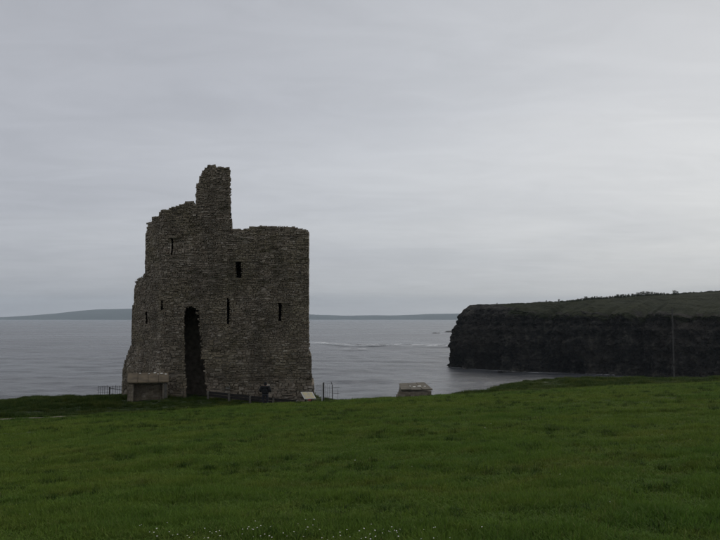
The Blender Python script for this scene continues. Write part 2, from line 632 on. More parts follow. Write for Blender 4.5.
def build_path():
    v, f = [], []
    xs = np.arange(-44, -15, 0.4)
    for i, x in enumerate(xs):
        yc = np.interp(x, [-44, -24, -20, -14], [45.2, 45.6, 46.0, 47.4])
        w = 0.45 if x < -21 else 0.45 * (1 - (x + 21) / 6.5) + 0.05
        for k in (-1, 0, 1):
            y = yc + k * w
            v.append((x, y, float(ground_h(x, y)) + (0.05 if k == 0 else 0.035)))
    for i in range(len(xs) - 1):
        for k in range(2):
            a = i * 3 + k
            f.append((a, a + 3, a + 4, a + 1))
    link('path', make_mesh('path', v, f, True), M['path'], kind='structure')


build_path()


def on_path(x, y):
    yc = np.interp(x, [-44, -24, -20, -14], [45.2, 45.6, 46.0, 47.4])
    w = np.where(x < -21, 0.42, np.clip(0.42 * (1 - (x + 21) / 6.5), 0, 1))
    return (np.abs(y - yc) < w) & (x > -44) & (x < -15)


# ------------------------------------------------------------------ sea
def build_sea():
    af = np.radians(np.r_[np.arange(-180, -34, 6.0), np.arange(-34, 34, 0.16), np.arange(34, 181, 6.0)])
    af[-1] = pi
    r = np.r_[np.exp(np.linspace(math.log(50), math.log(900), 520)), np.exp(np.linspace(math.log(915), math.log(14500), 90))]
    A, R = np.meshgrid(af, r)
    X, Y = R * np.sin(A), R * np.cos(A)
    Z = np.zeros_like(X)
    rr = np.random.default_rng(3)
    space = np.gradient(r)[:, None] * 1.0
    for i in range(46):
        lam = 4.0 * (14 ** rr.random())
        th = radians(-105) + rr.normal() * 0.5         # swell rolls towards the land
        k = 2 * pi / lam
        a = 0.0048 * lam ** 0.75 * (0.5 + rr.random())
        att = np.clip((lam / space - 2.5) / 3, 0, 1)
        ph = rr.random() * 6.28
        Z += a * att * np.sin(k * (X * cos(th) + Y * sin(th)) + ph)
    Z = Z + 0.25 * (np.exp(Z * 0.8) - 1 - Z * 0.8)
    v = np.c_[X.ravel(), Y.ravel(), Z.ravel()]
    nr, na = X.shape
    idx = np.arange(nr * na).reshape(nr, na)
    q = np.stack([idx[:-1, :-1], idx[:-1, 1:], idx[1:, 1:], idx[1:, :-1]], -1).reshape(-1, 4)[:, ::-1]
    link('sea', make_mesh('sea', v.tolist(), q.tolist(), True), M['sea'], kind='structure')


build_sea()


def foam_strip(name, pts, width, label=None, cat=None, z0=0.5, ragged=0.6, hump=0.4, kind=None, thick=1.0):
    """ribbon of broken white water with a low crest"""
    pts = np.array(pts, float)
    seg = np.r_[0, np.cumsum(np.linalg.norm(np.diff(pts, axis=0), axis=1))]
    n = int(seg[-1] / 1.5) + 2
    t = np.linspace(0, seg[-1], n)
    cx, cy = np.interp(t, seg, pts[:, 0]), np.interp(t, seg, pts[:, 1])
    tx, ty = np.gradient(cx), np.gradient(cy)
    L = np.hypot(tx, ty)
    nx, ny = -ty / L, tx / L
    w = width * (1 - ragged + ragged * 2 * fbm(t * 0.06, 5.0, 4))
    w = w * np.clip(np.minimum(t, seg[-1] - t) / (seg[-1] * 0.12 + 1), 0.03, 1)
    cy = cy + (fbm(t * 0.03, 9.0, 3) - 0.5) * width * 1.5
    v, f, th = [], [], []
    K = 7
    for i in range(n):
        for k in range(K):
            s = k / (K - 1) * 2 - 1
            v.append((cx[i] + nx[i] * w[i] * s, cy[i] + ny[i] * w[i] * s, z0 + hump * (1 - s * s)))
            th.append(thick * (1 - s * s) * (0.45 + 0.9 * float(noise2(t[i] * 0.05, 2.0))))
    for i in range(n - 1):
        for k in range(K - 1):
            a = i * K + k
            f.append((a, a + 1, a + K + 1, a + K))
    me = make_mesh(name, v, f, True)
    at_ = me.attributes.new('thick', 'FLOAT', 'POINT')
    at_.data.foreach_set('value', th)
    o = link(name, me, M['foam'])
    if kind:
        o['kind'] = kind
    if label:
        o['label'] = label
        o['category'] = cat
    return o


def sea_at(px, py):
    u, v = (px - 360) / 760.0, (270 - py) / 760.0
    dy = cos(PITCH) - v * sin(PITCH)
    dz = sin(PITCH) + v * cos(PITCH)
    k = -EYE / dz
    return (u * k, dy * k)


foam_strip('breaking_wave', [sea_at(300, 344.2), sea_at(325, 344.4), sea_at(338, 345.5), sea_at(356, 346.3), sea_at(372, 346.2), sea_at(395, 346),
                             sea_at(420, 346.8), sea_at(450, 347.4), sea_at(480, 347)], 9,
           'long thin white line of breaking water out on the grey sea right of the castle', 'breaking wave', 0.8, 0.35, 1.3, thick=2.2)
foam_strip('breaking_wave', [sea_at(325, 349.5), sea_at(350, 350.5), sea_at(380, 350.2)], 4.0,
           'short faint second white streak just nearer than the long breaking line', 'breaking wave', 0.8, 0.5, 0.8, thick=0.9)
foam_strip('foam', [sea_at(448, 368.4), sea_at(470, 370.2), sea_at(505, 372.5), sea_at(530, 373.6), sea_at(570, 374.6), sea_at(615, 376.5)], 1.3,
           kind='stuff', z0=0.45, hump=0.35, thick=0.5, ragged=0.8)


def build_reef():
    # low black rocks awash off the headland point
    for (p0, p1, py, h, lab) in ((431, 441, 333.4, 1.3, 'low dark rock barely above the water, farther from the headland point'),
                                 (444, 458, 332.2, 2.4, 'long low dark rock ledge just off the headland point')):
        x0, y0 = sea_at(p0, py)
        x1, y1 = sea_at(p1, py)
        n, K = 40, 9
        v, f = [], []
        cx, cy = (x0 + x1) / 2, (y0 + y1) / 2
        for i in range(n + 1):
            s = i / n
            for k in range(K):
                q = k / (K - 1) * 2 - 1
                env = math.sqrt(max(0, 1 - (2 * s - 1) ** 2)) * max(0, 1 - q * q)
                z = -1.0 + env * (h + 1.0) * (0.55 + 0.9 * float(fbm(s * 9, q * 2 + py, 4)))
                v.append((x0 + (x1 - x0) * s - cx, y0 + (y1 - y0) * s + q * 9 - cy, z))
        for i in range(n):
            for k in range(K - 1):
                a = i * K + k
                f.append((a, a + K, a + K + 1, a + 1))
        o = link('reef_rock', make_mesh('reef_rock', v, f), M['iron_rock'])
        o.location = (cx, cy, 0)
        o['label'], o['category'], o['group'] = lab, 'rock', 'rocks off the headland point'


M['iron_rock'] = simple('black_wet_rock', (0.015, 0.015, 0.015), (0.05, 0.048, 0.044), 0.3, 0.7, 0.8, 0.5)
build_reef()


# ------------------------------------------------------------------ far hills
def build_hills():
    # skyline heights given as (photo px, py); two ranges at different distances
    for name, Y, sky in (('hills', 12500, [(-900, 318), (-500, 315), (-200, 316), (-40, 317.6), (0, 317), (30, 315.6), (55, 313.4), (80, 310.6), (100, 309.0), (130, 308.6), (170, 309.2),
                                           (230, 311.5), (300, 314.2), (350, 315.6), (390, 315.4), (430, 314.0), (470, 313.2), (560, 312.5),
                                           (700, 313.5), (1000, 315), (1500, 317)]),):
        sky = np.array(sky, float)
        px = np.arange(-900, 1500, 2.5)
        top = np.interp(px, sky[:, 0], sky[:, 1]) + (fbm(px * 0.03, 1.0, 4) - 0.5) * 0.9
        v, f = [], []
        K = 9
        for i, p in enumerate(px):
            x, _, z = at(p, top[i], Y)
            z = max(z, 10)
            for k in range(K):
                s = k / (K - 1) * 2 - 1
                dist = Y + s * 1300
                prof = max(0.0, cos(s * pi / 2)) ** 0.7
                v.append((x * dist / Y if s < 0 else x, dist, -20 + (z + 20) * prof * (1 + 0.06 * (float(fbm(p * 0.05, k, 3)) - 0.5) * (abs(s) > 0.1))))
        for i in range(len(px) - 1):
            for k in range(K - 1):
                a = i * K + k
                f.append((a, a + K, a + K + 1, a + 1))
        link(name, make_mesh(name, v, f, True), M['hill'], kind='structure')


build_hills()


# ------------------------------------------------------------------ headland
HP = np.array([(118, 680), (88, 590), (66, 490), (50, 415), (45.8, 388), (50, 372), (73.5, 349), (105, 333), (147, 313), (185, 301), (240, 288), (300, 270)], float)
HS = np.array([(260, 700), (240, 640), (215, 590), (195, 560), (185, 545), (190, 530), (205, 510), (225, 495), (255, 480), (290, 465), (330, 450), (400, 430)], float)
#            rim height, top height, slope length
HR = np.array([(22, 30, 30), (22, 30, 30), (22, 32, 26), (28.5, 32, 18), (28.5, 31.8, 18), (28.5, 32, 22), (28.6, 33.2, 45), (27.0, 36.7, 75), (25.5, 39, 85),
               (23, 41, 90), (24, 43, 90), (24, 44, 90)], float)


def build_headland():
    seg = np.r_[0, np.cumsum(np.linalg.norm(np.diff(HP, axis=0), axis=1))]
    # finer in the part in view
    t = np.unique(np.r_[np.arange(0, seg[3], 3.0), np.arange(seg[3], seg[9], 0.42), np.arange(seg[9], seg[-1], 3.0)])

    def cr(a):
        # smooth interpolation
        r = np.interp(t, seg, a)
        k = np.ones(9) / 9
        rp = np.pad(r, 4, mode='edge')
        return np.convolve(rp, k, 'valid')
    px, py = cr(HP[:, 0]), cr(HP[:, 1])
    sx, sy = cr(HS[:, 0]), cr(HS[:, 1])
    rim, top, sl = cr(HR[:, 0]), cr(HR[:, 1]), cr(HR[:, 2])
    D = np.hypot(sx - px, sy - py)
    ix, iy = (sx - px) / D, (sy - py) / D
    U = len(t)
    lend = np.clip((t - seg[5] - 4) / 26.0, 0.0, 1) * 0.85 + 0.15      # bare rock on the seaward end
    NF, NS, NT = 74, 56, 14
    rows_x, rows_y, rows_z, rows_g = [], [], [], []
    wob = (fbm(t * 0.05, 1.5, 4) - 0.5)
    rim = rim + wob * 3.0 + (fbm(t * 0.3, 8.0, 3) - 0.5) * 1.6
    # vertical gullies and buttresses
    but = (fbm(t * 0.055, 4.5, 5, 0.6) - 0.5) * 17.0
    gul = np.clip(fbm(t * 0.11, 12.5, 3) - 0.55, 0, 1) * 34
    rim = rim - gul * 0.35
    lean = 12.0 - 5.0 * np.clip((t - seg[5] - 2) / 22.0, 0, 1)
    for j in range(NF):
        s = j / (NF - 1)
        z = -3 + (rim + 3) * s
        dip = z + t * 0.012 + (fbm(t * 0.03, 2.0, 3) - 0.5) * 3
        strat = noise2(dip * 0.8, np.full(U, 3.0)) * 1.2 + np.round(noise2(dip * 0.42, np.full(U, 9.0)) * 4) * 0.75
        inn = lean * s ** 3.5 + but * 0.9 * (1 - 0.25 * s) * -1
        inn = inn + gul * (0.4 + 0.6 * s)
        inn = inn + strat * 0.6
        inn = inn - (fbm(t * 0.22, dip * 0.2, 6, 0.68) - 0.5) * 10.0
        inn = inn - (noise2(t * 1.1, dip * 0.9) - 0.5) * 1.1
        # sea-cut notch and caves at the foot
        cave = np.clip(noise2(t * 0.075, np.full(U, 31.0)) - 0.60, 0, 1) * 42 * np.clip(1 - (z / 9.0), 0, 1)
        inn = inn + np.clip(cave, 0, 9)
        rows_x.append(px + ix * inn)
        rows_y.append(py + iy * inn)
        rows_z.append(z + (fbm(t * 0.5, z * 0.3, 3) - 0.5) * 0.5)
        rows_g.append(np.clip((z - rim + 4.5) / 6.0, 0, 0.6) * lend)
    inn0 = inn
    for j in range(1, NS + 1):
        s = (j / NS) ** 1.15
        d = inn0 * (1 - s) + s * sl + 0
        d = np.maximum(d, inn0 + s * 4)
        prof = s ** 0.82 * (1 - 0.0 * s)
        z = rim + (top - rim) * prof + (fbm(t * 0.3, d * 0.3, 3) - 0.5) * 2.0 * (1 - lend) * (1 - s) + (fbm(d * 0.12 + 5, t * 0.06, 5, 0.6) - 0.5) * 2.8 * np.minimum(1, (1 - s) * 4) * 0.8 \
            + (fbm(t * 0.12, d * 0.12, 3) - 0.5) * 0.7
        rows_x.append(px + ix * d)
        rows_y.append(py + iy * d)
        rows_z.append(z)
        rows_g.append(np.clip((0.40 + s * 2.6) * lend - (1 - lend) * 0.3 * (1 - s), 0, 1.4))
    d0, z0 = d, z
    for j in range(1, NT + 1):
        s = j / NT
        d = d0 + (D - d0) * s ** 1.5
        z = z0 * (1 - 0.0) + s * -2.0 + (fbm(t * 0.04, d * 0.04, 3) - 0.5) * 0.8 * s
        rows_x.append(px + ix * d)
        rows_y.append(py + iy * d)
        rows_z.append(z)
        rows_g.append(1.4 + 0 * t)
    X, Y, Z, G = map(np.array, (rows_x, rows_y, rows_z, rows_g))
    R = X.shape[0]
    idx = np.arange(R * U).reshape(R, U)
    q = np.stack([idx[:-1, :-1], idx[:-1, 1:], idx[1:, 1:], idx[1:, :-1]], -1).reshape(-1, 4)
    me = make_mesh('headland', np.c_[X.ravel(), Y.ravel(), Z.ravel()].tolist(), q.tolist(), False)
    a = me.attributes.new('turf', 'FLOAT', 'POINT')
    a.data.foreach_set('value', G.ravel())
    link('headland', me, M['cliff'], kind='structure')
    return t, X, Y, Z, NF, NS


HT = build_headland()


def headland_sky(px):
    """crest point of the headland seen at photo column px"""
    t, X, Y, Z, NF, NS = HT
    sel = Z.shape[0] - 1
    A = X / Y * 760 + 360
    E = (Z - EYE) / Y
    m = np.abs(A - px) < 1.5
    m[NF + NS + 3:, :] = False
    E2 = np.where(m, E, -9)
    k = np.unravel_index(np.argmax(E2), E2.shape)
    return X[k], Y[k], Z[k]


def build_bushes():
    spec = [(545, 2, 0), (557, 3, 1)]
    rb = random.Random(4)
    row, q = [], 575.5
    while q < 664:
        hh = float(np.interp(q, [575, 582, 590, 596, 602, 608, 613, 622, 630, 640, 648, 656, 664], [1.8, 3.8, 3.0, 3.2, 2.6, 2.4, 3.6, 3.2, 3.6, 4.6, 5.0, 3.8, 1.8]))
        row.append((q, hh * rb.uniform(0.65, 1.15), 1))
        q += rb.choice((1.3, 1.7, 2.0, 2.4, 3.6))
    low = [(x, h, 1) for x, h in ((510, 1.0), (523, 0.9), (568, 1.3), (572, 1.6), (684, 1.2), (689, 1.5), (708, 1.2), (714, 1.5))]
    spec += row + [(672, 4.2, 0), (675.5, 3.0, 0), (700, 1.6, 0), (496, 1.6, 0)] + low
    protos = []
    for vi in range(4):
        rr = random.Random(50 + vi)
        # trunk leaning with the wind (to the right)
        tr = MB()
        p = np.array((0.0, 0.0, -0.3))
        top = np.array((0.25 + 0.1 * vi, 0, 0.62))
        tr.tube(p, top * 0.6, 0.05, 0.035, 5)
        for b in range(4):
            e = top * 0.6 + np.array((rr.uniform(-0.05, 0.35), rr.uniform(-.25, .25), rr.uniform(0.12, 0.35)))
            tr.tube(top * 0.55, e, 0.03, 0.012, 4)
        cr = MB()
        for c in range(210):
            a = rr.random()
            cz = rr.uniform(0.0, 0.95)
            cx = 0.05 + cz * 0.2 + rr.gauss(0, 0.13 + 0.05 * sin(cz * 3))
            cy = rr.gauss(0, 0.17)
            s = rr.uniform(0.03, 0.075)
            n = len(cr.v)
            ax = np.array([rr.gauss(0, 1) for _ in range(3)])
            ax /= np.linalg.norm(ax)
            bx = np.cross(ax, [rr.gauss(0, 1) for _ in range(3)])
            bx /= np.linalg.norm(bx)
            c0 = np.array((cx, cy, max(0.12, cz)))
            cr.v += [tuple(c0 - ax * s - bx * s * .6), tuple(c0 + ax * s - bx * s * .6), tuple(c0 + ax * s * 1.2 + bx * s * .6), tuple(c0 - ax * s * .7 + bx * s)]
            cr.f.append((n, n + 1, n + 2, n + 3))
        protos.append((make_mesh('trunk', tr.v, tr.f), make_mesh('crown', cr.v, cr.f)))
        protos[-1][0].materials.append(M['bark'])
        protos[-1][1].materials.append(M['bush'])
    for i, (px, hp, k) in enumerate(spec):
        x, y, z = headland_sky(px)
        H = hp / 760 * y * 0.95
        q_ = i - 2
        n_ = len(row)
        ONES = ['', 'first', 'second', 'third', 'fourth', 'fifth', 'sixth', 'seventh', 'eighth', 'ninth', 'tenth', 'eleventh', 'twelfth', 'thirteenth',
                'fourteenth', 'fifteenth', 'sixteenth', 'seventeenth', 'eighteenth', 'nineteenth', 'twentieth'] + \
               ['twenty-' + w_ for w_ in ('first', 'second', 'third', 'fourth', 'fifth', 'sixth')]
        if q_ < n_:
            lab = 'dark wind-bent bush, ' + (ONES[q_ + 1] + ' from the left' if q_ < n_ / 2 else ONES[n_ - q_] + ' from the right') + ' in the main row on the headland skyline'
        else:
            lab = {510: 'tiny low shrub on the skyline second from the seaward point', 523: 'tiny low shrub on the skyline third from the seaward point',
                   568: 'low shrub just before the left end of the main bush row, farther from it', 572: 'low shrub touching the left end of the main bush row',
                   675.5: 'smaller bush leaning against the right side of the lone skyline tree above the pole', 684: 'left of two low shrubs right of the tree above the pole',
                   689: 'right of two low shrubs right of the tree above the pole', 708: 'second shrub from the right end of the headland skyline',
                   714: 'last shrub on the headland skyline at the right edge'}.get(px, 'low shrub on the headland skyline')
        grp = 'wind-bent bushes on the headland skyline'
        if px == 545:
            lab, grp = 'low bush on the headland skyline, left of the main row and smaller than its neighbour', None
        elif px == 557:
            lab, grp = 'lone rounded bush on the headland skyline just left of the main row', None
        elif px == 496:
            lab, grp = 'tiny shrub on the skyline nearest the seaward point of the headland', None
        elif px == 700:
            lab, grp = 'low shrub on the headland skyline, third from its right end', None
        elif px == 672:
            lab, grp = 'bushy wind-bent tree on the skyline right above the tall pole', None
        b = thing('bush', (x, y, z), lab, 'bush', grp, random.uniform(-0.5, 0.5))
        tr, cr = protos[i % 4]
        w = 0.8 if px not in (557, 672, 545) else 1.3
        b.scale = (H * w * random.uniform(0.6, 1.5), H * w, H)
        link('trunk', tr, None, b)
        link('crown', cr, None, b)


build_bushes()


def build_skyline_scrub():
    rr = random.Random(31)
    v, f = [], []
    for px in np.arange(476, 728, 0.8):
        x, y, z = headland_sky(px)
        core = float(np.interp(px, [476, 540, 572, 585, 655, 668, 728], [0.25, 0.4, 0.8, 1.5, 1.7, 0.8, 0.5]))
        for _ in range(9):
            cx, cy = x + rr.uniform(-0.5, 0.5), y + rr.uniform(-1.5, 1.5)
            h = core * rr.uniform(0.2, 0.75) * (0.4 + 1.2 * float(n2s(px * 0.4, 3.3)))
            w = rr.uniform(0.10, 0.26)
            a = rr.uniform(0, pi)
            dx, dy, lean = cos(a) * w, sin(a) * w, rr.uniform(-0.1, 0.35) * h
            n = len(v)
            v += [(cx - dx, cy - dy, z - 0.4), (cx + dx, cy + dy, z - 0.4), (cx + dx * .7 + lean, cy + dy * .7, z + h * rr.uniform(.6, 1)), (cx - dx * .5 + lean, cy - dy * .5, z + h)]
            f.append((n, n + 1, n + 2, n + 3))
    link('skyline_scrub', make_mesh('skyline_scrub', v, f), M['bush'], None, kind='stuff',
         label='low ragged heath growing along the crest of the headland', category='scrub')


build_skyline_scrub()

# ------------------------------------------------------------------ castle
TY = 59.0
XC = at(163, 390, TY)[0]            # corner where the wall turns back


def front_y(x, z):
    """depth of the outer face"""
    x, z = np.asarray(x, float), np.asarray(z, float)
    d = np.clip(XC - x, 0, None)
    y = TY + np.where(d < 0.4, d * d * 1.5, 0.24 + (d - 0.4) * 1.2)
    # shallow swelling under the tall fragment, shaped so its left flank shades darker
    c = at(222, 200, TY)[0]
    k = np.clip((z - 27.0) / 3.0, 0, 1)
    q = (x - c)
    y = y - k * 0.55 * np.exp(-(np.where(q < 0, q / 1.15, q / 3.5)) ** 2)
    er = np.clip((fbm(x * 0.55 + 8, z * 0.75 + 3, 4) - 0.56) * 9, 0, 1)      # hollows where facing stones have dropped out
    return y + (fbm(x * 0.5, z * 0.5, 3) - 0.5) * 0.24 + er * 0.16


def col_x(px, py):
    """world (x, z) on the outer face behind photo pixel (px, py)"""
    Y = TY
    for _ in range(12):
        x, _, z = at(px, py, Y)
        Y = 0.5 * Y + 0.5 * float(front_y(x, z))
    return x, z


OUT_PX = [(121, 404), (121.5, 385), (122.5, 371), (124, 362), (128, 352), (130, 347.5), (131.5, 340), (131.5, 330), (132.2, 318), (132, 306),
          (134, 303), (134.5, 290), (135, 282), (137, 279), (142, 277), (145, 273), (145, 262), (145.5, 245), (146, 234), (147, 228), (146.5, 223),
          (151, 222), (152.5, 217.5), (158, 217), (159.5, 212.5), (162, 210), (168, 209.5), (170, 208), (177, 206), (184, 203), (190, 201), (194, 201.5), (196, 203.5),
          (195.5, 192), (197, 185), (199, 181), (201, 174), (205, 168.5), (209, 165), (213, 165), (217, 167), (224, 167.5), (229, 168),
          (230.5, 171), (231, 176), (230.5, 185), (231, 200), (231, 215), (231.5, 229), (243, 229.6), (246, 228.6), (252, 227.3), (262, 226), (276, 226.3), (290, 227), (300, 228.6),
          (307, 229.6), (308.3, 231), (308.3, 260), (308.6, 300), (309, 330), (310, 350), (311.5, 372), (314, 392), (315, 404), (316, 412), (240, 412), (121, 408)]
OUT = np.array([col_x(*p) for p in OUT_PX])


def poly_px(pts):
    return np.array([col_x(*p) for p in pts])


SLITS = {
    'a': [(170.9, 238), (172.6, 238), (172.6, 256), (170.9, 256)],
    'b': [(235.8, 261.5), (240.6, 261.5), (241.2, 279), (237, 279)],
    'c': [(226.8, 298), (229.2, 298), (229.4, 324), (227.4, 324)],
    'd': [(279, 303), (281.2, 303), (281.0, 321), (279.2, 321)],
    'e': [(161.2, 301), (162.8, 301), (162.8, 310.5), (161.2, 310.5)],
    'f': [(145.6, 312), (146.8, 312), (147.4, 324), (146.2, 324)],
}
DOOR = [(185.6, 410), (186.2, 392), (185.2, 366), (184.8, 345), (184.4, 328), (184.0, 316), (186, 309.5), (190, 306.8), (194.5, 307.8), (197.6, 312), (198.8, 320),
        (199.6, 333), (201.6, 345), (202.0, 360), (204.8, 366), (205.6, 380), (206.6, 392), (207, 410)]
HOLES = [poly_px(v) for v in SLITS.values()] + [poly_px(DOOR)]


def inside(P, x, z):
    x, z = np.asarray(x, float), np.asarray(z, float)
    r = np.zeros(np.broadcast(x, z).shape, bool)
    n = len(P)
    j = n - 1
    for i in range(n):
        xi, zi, xj, zj = P[i, 0], P[i, 1], P[j, 0], P[j, 1]
        if zi != zj:
            c = ((zi > z) != (zj > z)) & (x < (xj - xi) * (z - zi) / (zj - zi) + xi)
            r ^= c
        j = i
    return r


DEPTH = [0.0, 1.5, 5.0, 6.0]
def ins1(P, x, z):
    r = False
    n = len(P)
    j = n - 1
    for i in range(n):
        xi, zi = P[i]
        xj, zj = P[j]
        if (zi > z) != (zj > z) and x < (xj - xi) * (z - zi) / (zj - zi) + xi:
            r = not r
        j = i
    return r


def ddx(x):
    return np.interp(x, [-10.5, -4.0], [-0.178, -0.075])


def span(P, z):
    xs = []
    n = len(P)
    j = n - 1
    for i in range(n):
        xi, zi = P[i]
        xj, zj = P[j]
        if (zi > z) != (zj > z):
            xs.append((xj - xi) * (z - zi) / (zj - zi) + xi)
        j = i
    return (min(xs), max(xs)) if xs else None


DDX = -0.075                      # the ends run straight back from the eye


def tower_pt(x, z, d):
    return np.stack([x + ddx(x) * d, front_y(x, z) + d, z], -1)


def build_castle():
    root = thing('castle_tower', tower_pt(np.array(-10.5), np.array(18.2), 1.6).tolist(),
                 'tall roofless ruined stone castle tower with a jagged upright fragment and a dark breach', 'castle')
    ox, oy, oz = root.location
    O = np.array((ox, oy, oz))
    cx, cz = 0.22, 0.2
    x0, x1 = OUT[:, 0].min() - 0.3, OUT[:, 0].max() + 0.3
    z0, z1 = OUT[:, 1].min() + 0.4, OUT[:, 1].max() + 0.3
    nx, nz = int((x1 - x0) / cx) + 1, int((z1 - z0) / cz) + 1
    xe = x0 + np.arange(nx + 1) * cx
    ze = z0 + np.arange(nz + 1) * cz
    XC_, ZC_ = np.meshgrid((xe[:-1] + xe[1:]) / 2, (ze[:-1] + ze[1:]) / 2, indexing='ij')
    m = inside(OUT, XC_, ZC_)
    for ox_ in (-0.05, 0.05):
        for oz_ in (-0.03, 0.07):
            m &= inside(OUT, XC_ + ox_, ZC_ + oz_)
    hole = np.zeros_like(m)
    for h in HOLES:
        for ox_ in (-0.13, 0.0, 0.13):
            for oz_ in (-0.08, 0.0, 0.08):
                hole |= inside(h, XC_ + ox_, ZC_ + oz_)
    cav = hole.copy()
    for _ in range(3):
        c2 = cav.copy()
        c2[1:] |= cav[:-1]; c2[:-1] |= cav[1:]; c2[:, 1:] |= cav[:, :-1]; c2[:, :-1] |= cav[:, 1:]
        cav = c2
    # chambers stay inside the mass
    er = m.copy()
    for _ in range(3):
        e2 = er.copy()
        e2[1:] &= er[:-1]; e2[:-1] &= er[1:]; e2[:, 1:] &= er[:, :-1]; e2[:, :-1] &= er[:, 1:]
        er = e2
    solid = np.zeros((nx + 2, 5, nz + 2), bool)
    # slit windows are narrower than a core cell: cut the core a little wider, stones close in around
    solid[1:-1, 1, 1:-1] = m & ~hole
    solid[1:-1, 2, 1:-1] = m & ~(cav & er)
    solid[1:-1, 3, 1:-1] = m
    # ---- core
    vid, V, Fc = {}, [], []

    def vert(i, j, k):
        key = (i, j, k)
        if key not in vid:
            vid[key] = len(V)
            xx = x0 + i * cx + (n2s(i * 3.1, k * 2.7 + j) - 0.5) * 0.06
            zz = z0 + k * cz
            d = DEPTH[j] + (0.10 if j == 0 else (-0.10 if j == 3 else 0))
            V.append(tuple(tower_pt(np.array(float(xx)), np.array(float(zz)), d) - O))
        return vid[key]
    edges = []          # exposed side faces for edge stones
    for i in range(1, nx + 1):
        for j in range(1, 4):
            for k in range(1, nz + 1):
                if not solid[i, j, k]:
                    continue
                a, b, c = i - 1, j - 1, k - 1
                if not solid[i, j - 1, k]:
                    Fc.append((vert(a, b, c), vert(a + 1, b, c), vert(a + 1, b, c + 1), vert(a, b, c + 1)))
                if not solid[i, j + 1, k]:
                    Fc.append((vert(a, b + 1, c), vert(a, b + 1, c + 1), vert(a + 1, b + 1, c + 1), vert(a + 1, b + 1, c)))
                if not solid[i - 1, j, k]:
                    Fc.append((vert(a, b, c), vert(a, b, c + 1), vert(a, b + 1, c + 1), vert(a, b + 1, c)))
                    edges.append((0, a, b, c))
                if not solid[i + 1, j, k]:
                    Fc.append((vert(a + 1, b, c), vert(a + 1, b + 1, c), vert(a + 1, b + 1, c + 1), vert(a + 1, b, c + 1)))
                    edges.append((1, a, b, c))
                if not solid[i, j, k - 1]:
                    Fc.append((vert(a, b, c), vert(a, b + 1, c), vert(a + 1, b + 1, c), vert(a + 1, b, c)))
                if not solid[i, j, k + 1]:
                    Fc.append((vert(a, b, c + 1), vert(a + 1, b, c + 1), vert(a + 1, b + 1, c + 1), vert(a, b + 1, c + 1)))
                    edges.append((2, a, b, c))
    link('core', make_mesh('core', V, Fc), M['core'], root)

    # ---- stones
    rr = random.Random(5)
    stones = []          # (area, 12 verts)
    FACES = [(4, 0, 1, 5), (5, 1, 2, 6), (6, 2, 3, 7), (7, 3, 0, 4), (8, 4, 5, 9), (9, 5, 6, 10), (10, 6, 7, 11), (11, 7, 4, 8), (8, 9, 10, 11)]

    def face_stone(xa, xb, za, zb, side, keep=True):
        """one stone of the outer (side 0) or inner (side 1) face"""
        g = rr.uniform(0.006, 0.022)
        w, h = xb - xa, zb - za
        jx, jz = min(0.05, w * 0.16), min(0.032, h * 0.2)
        c = [(xa + g, za + g), (xb - g, za + g), (xb - g, zb - g), (xa + g, zb - g)]
        c = [(p + rr.uniform(-jx, jx), q + rr.uniform(-jz, jz)) for p, q in c]
        mx, mz = (xa + xb) / 2, (za + zb) / 2
        pr = rr.uniform(-0.03, 0.06) + (0.06 if rr.random() < 0.04 else 0)
        sg = 1 if side == 0 else -1
        dd = 0.0 if side == 0 else DEPTH[3]
        ring = []
        for lev, ins in ((0.22, 1.0), (-pr + 0.025, 1.0), (-pr, 0.82)):
            for (p, q) in c:
                xx, zz = mx + (p - mx) * ins, mz + (q - mz) * ins
                ring.append((xx, zz, dd + sg * lev + rr.uniform(-0.008, 0.008)))
        a = np.array(ring)
        P = tower_pt(a[:, 0], a[:, 1], a[:, 2]) - O
        if side == 1:
            P = P[[1, 0, 3, 2, 5, 4, 7, 6, 9, 8, 11, 10]]
        return w * h, P

    OUTL = [tuple(map(float, p)) for p in OUT]
    HOLL = [[tuple(map(float, p)) for p in h] for h in HOLES]

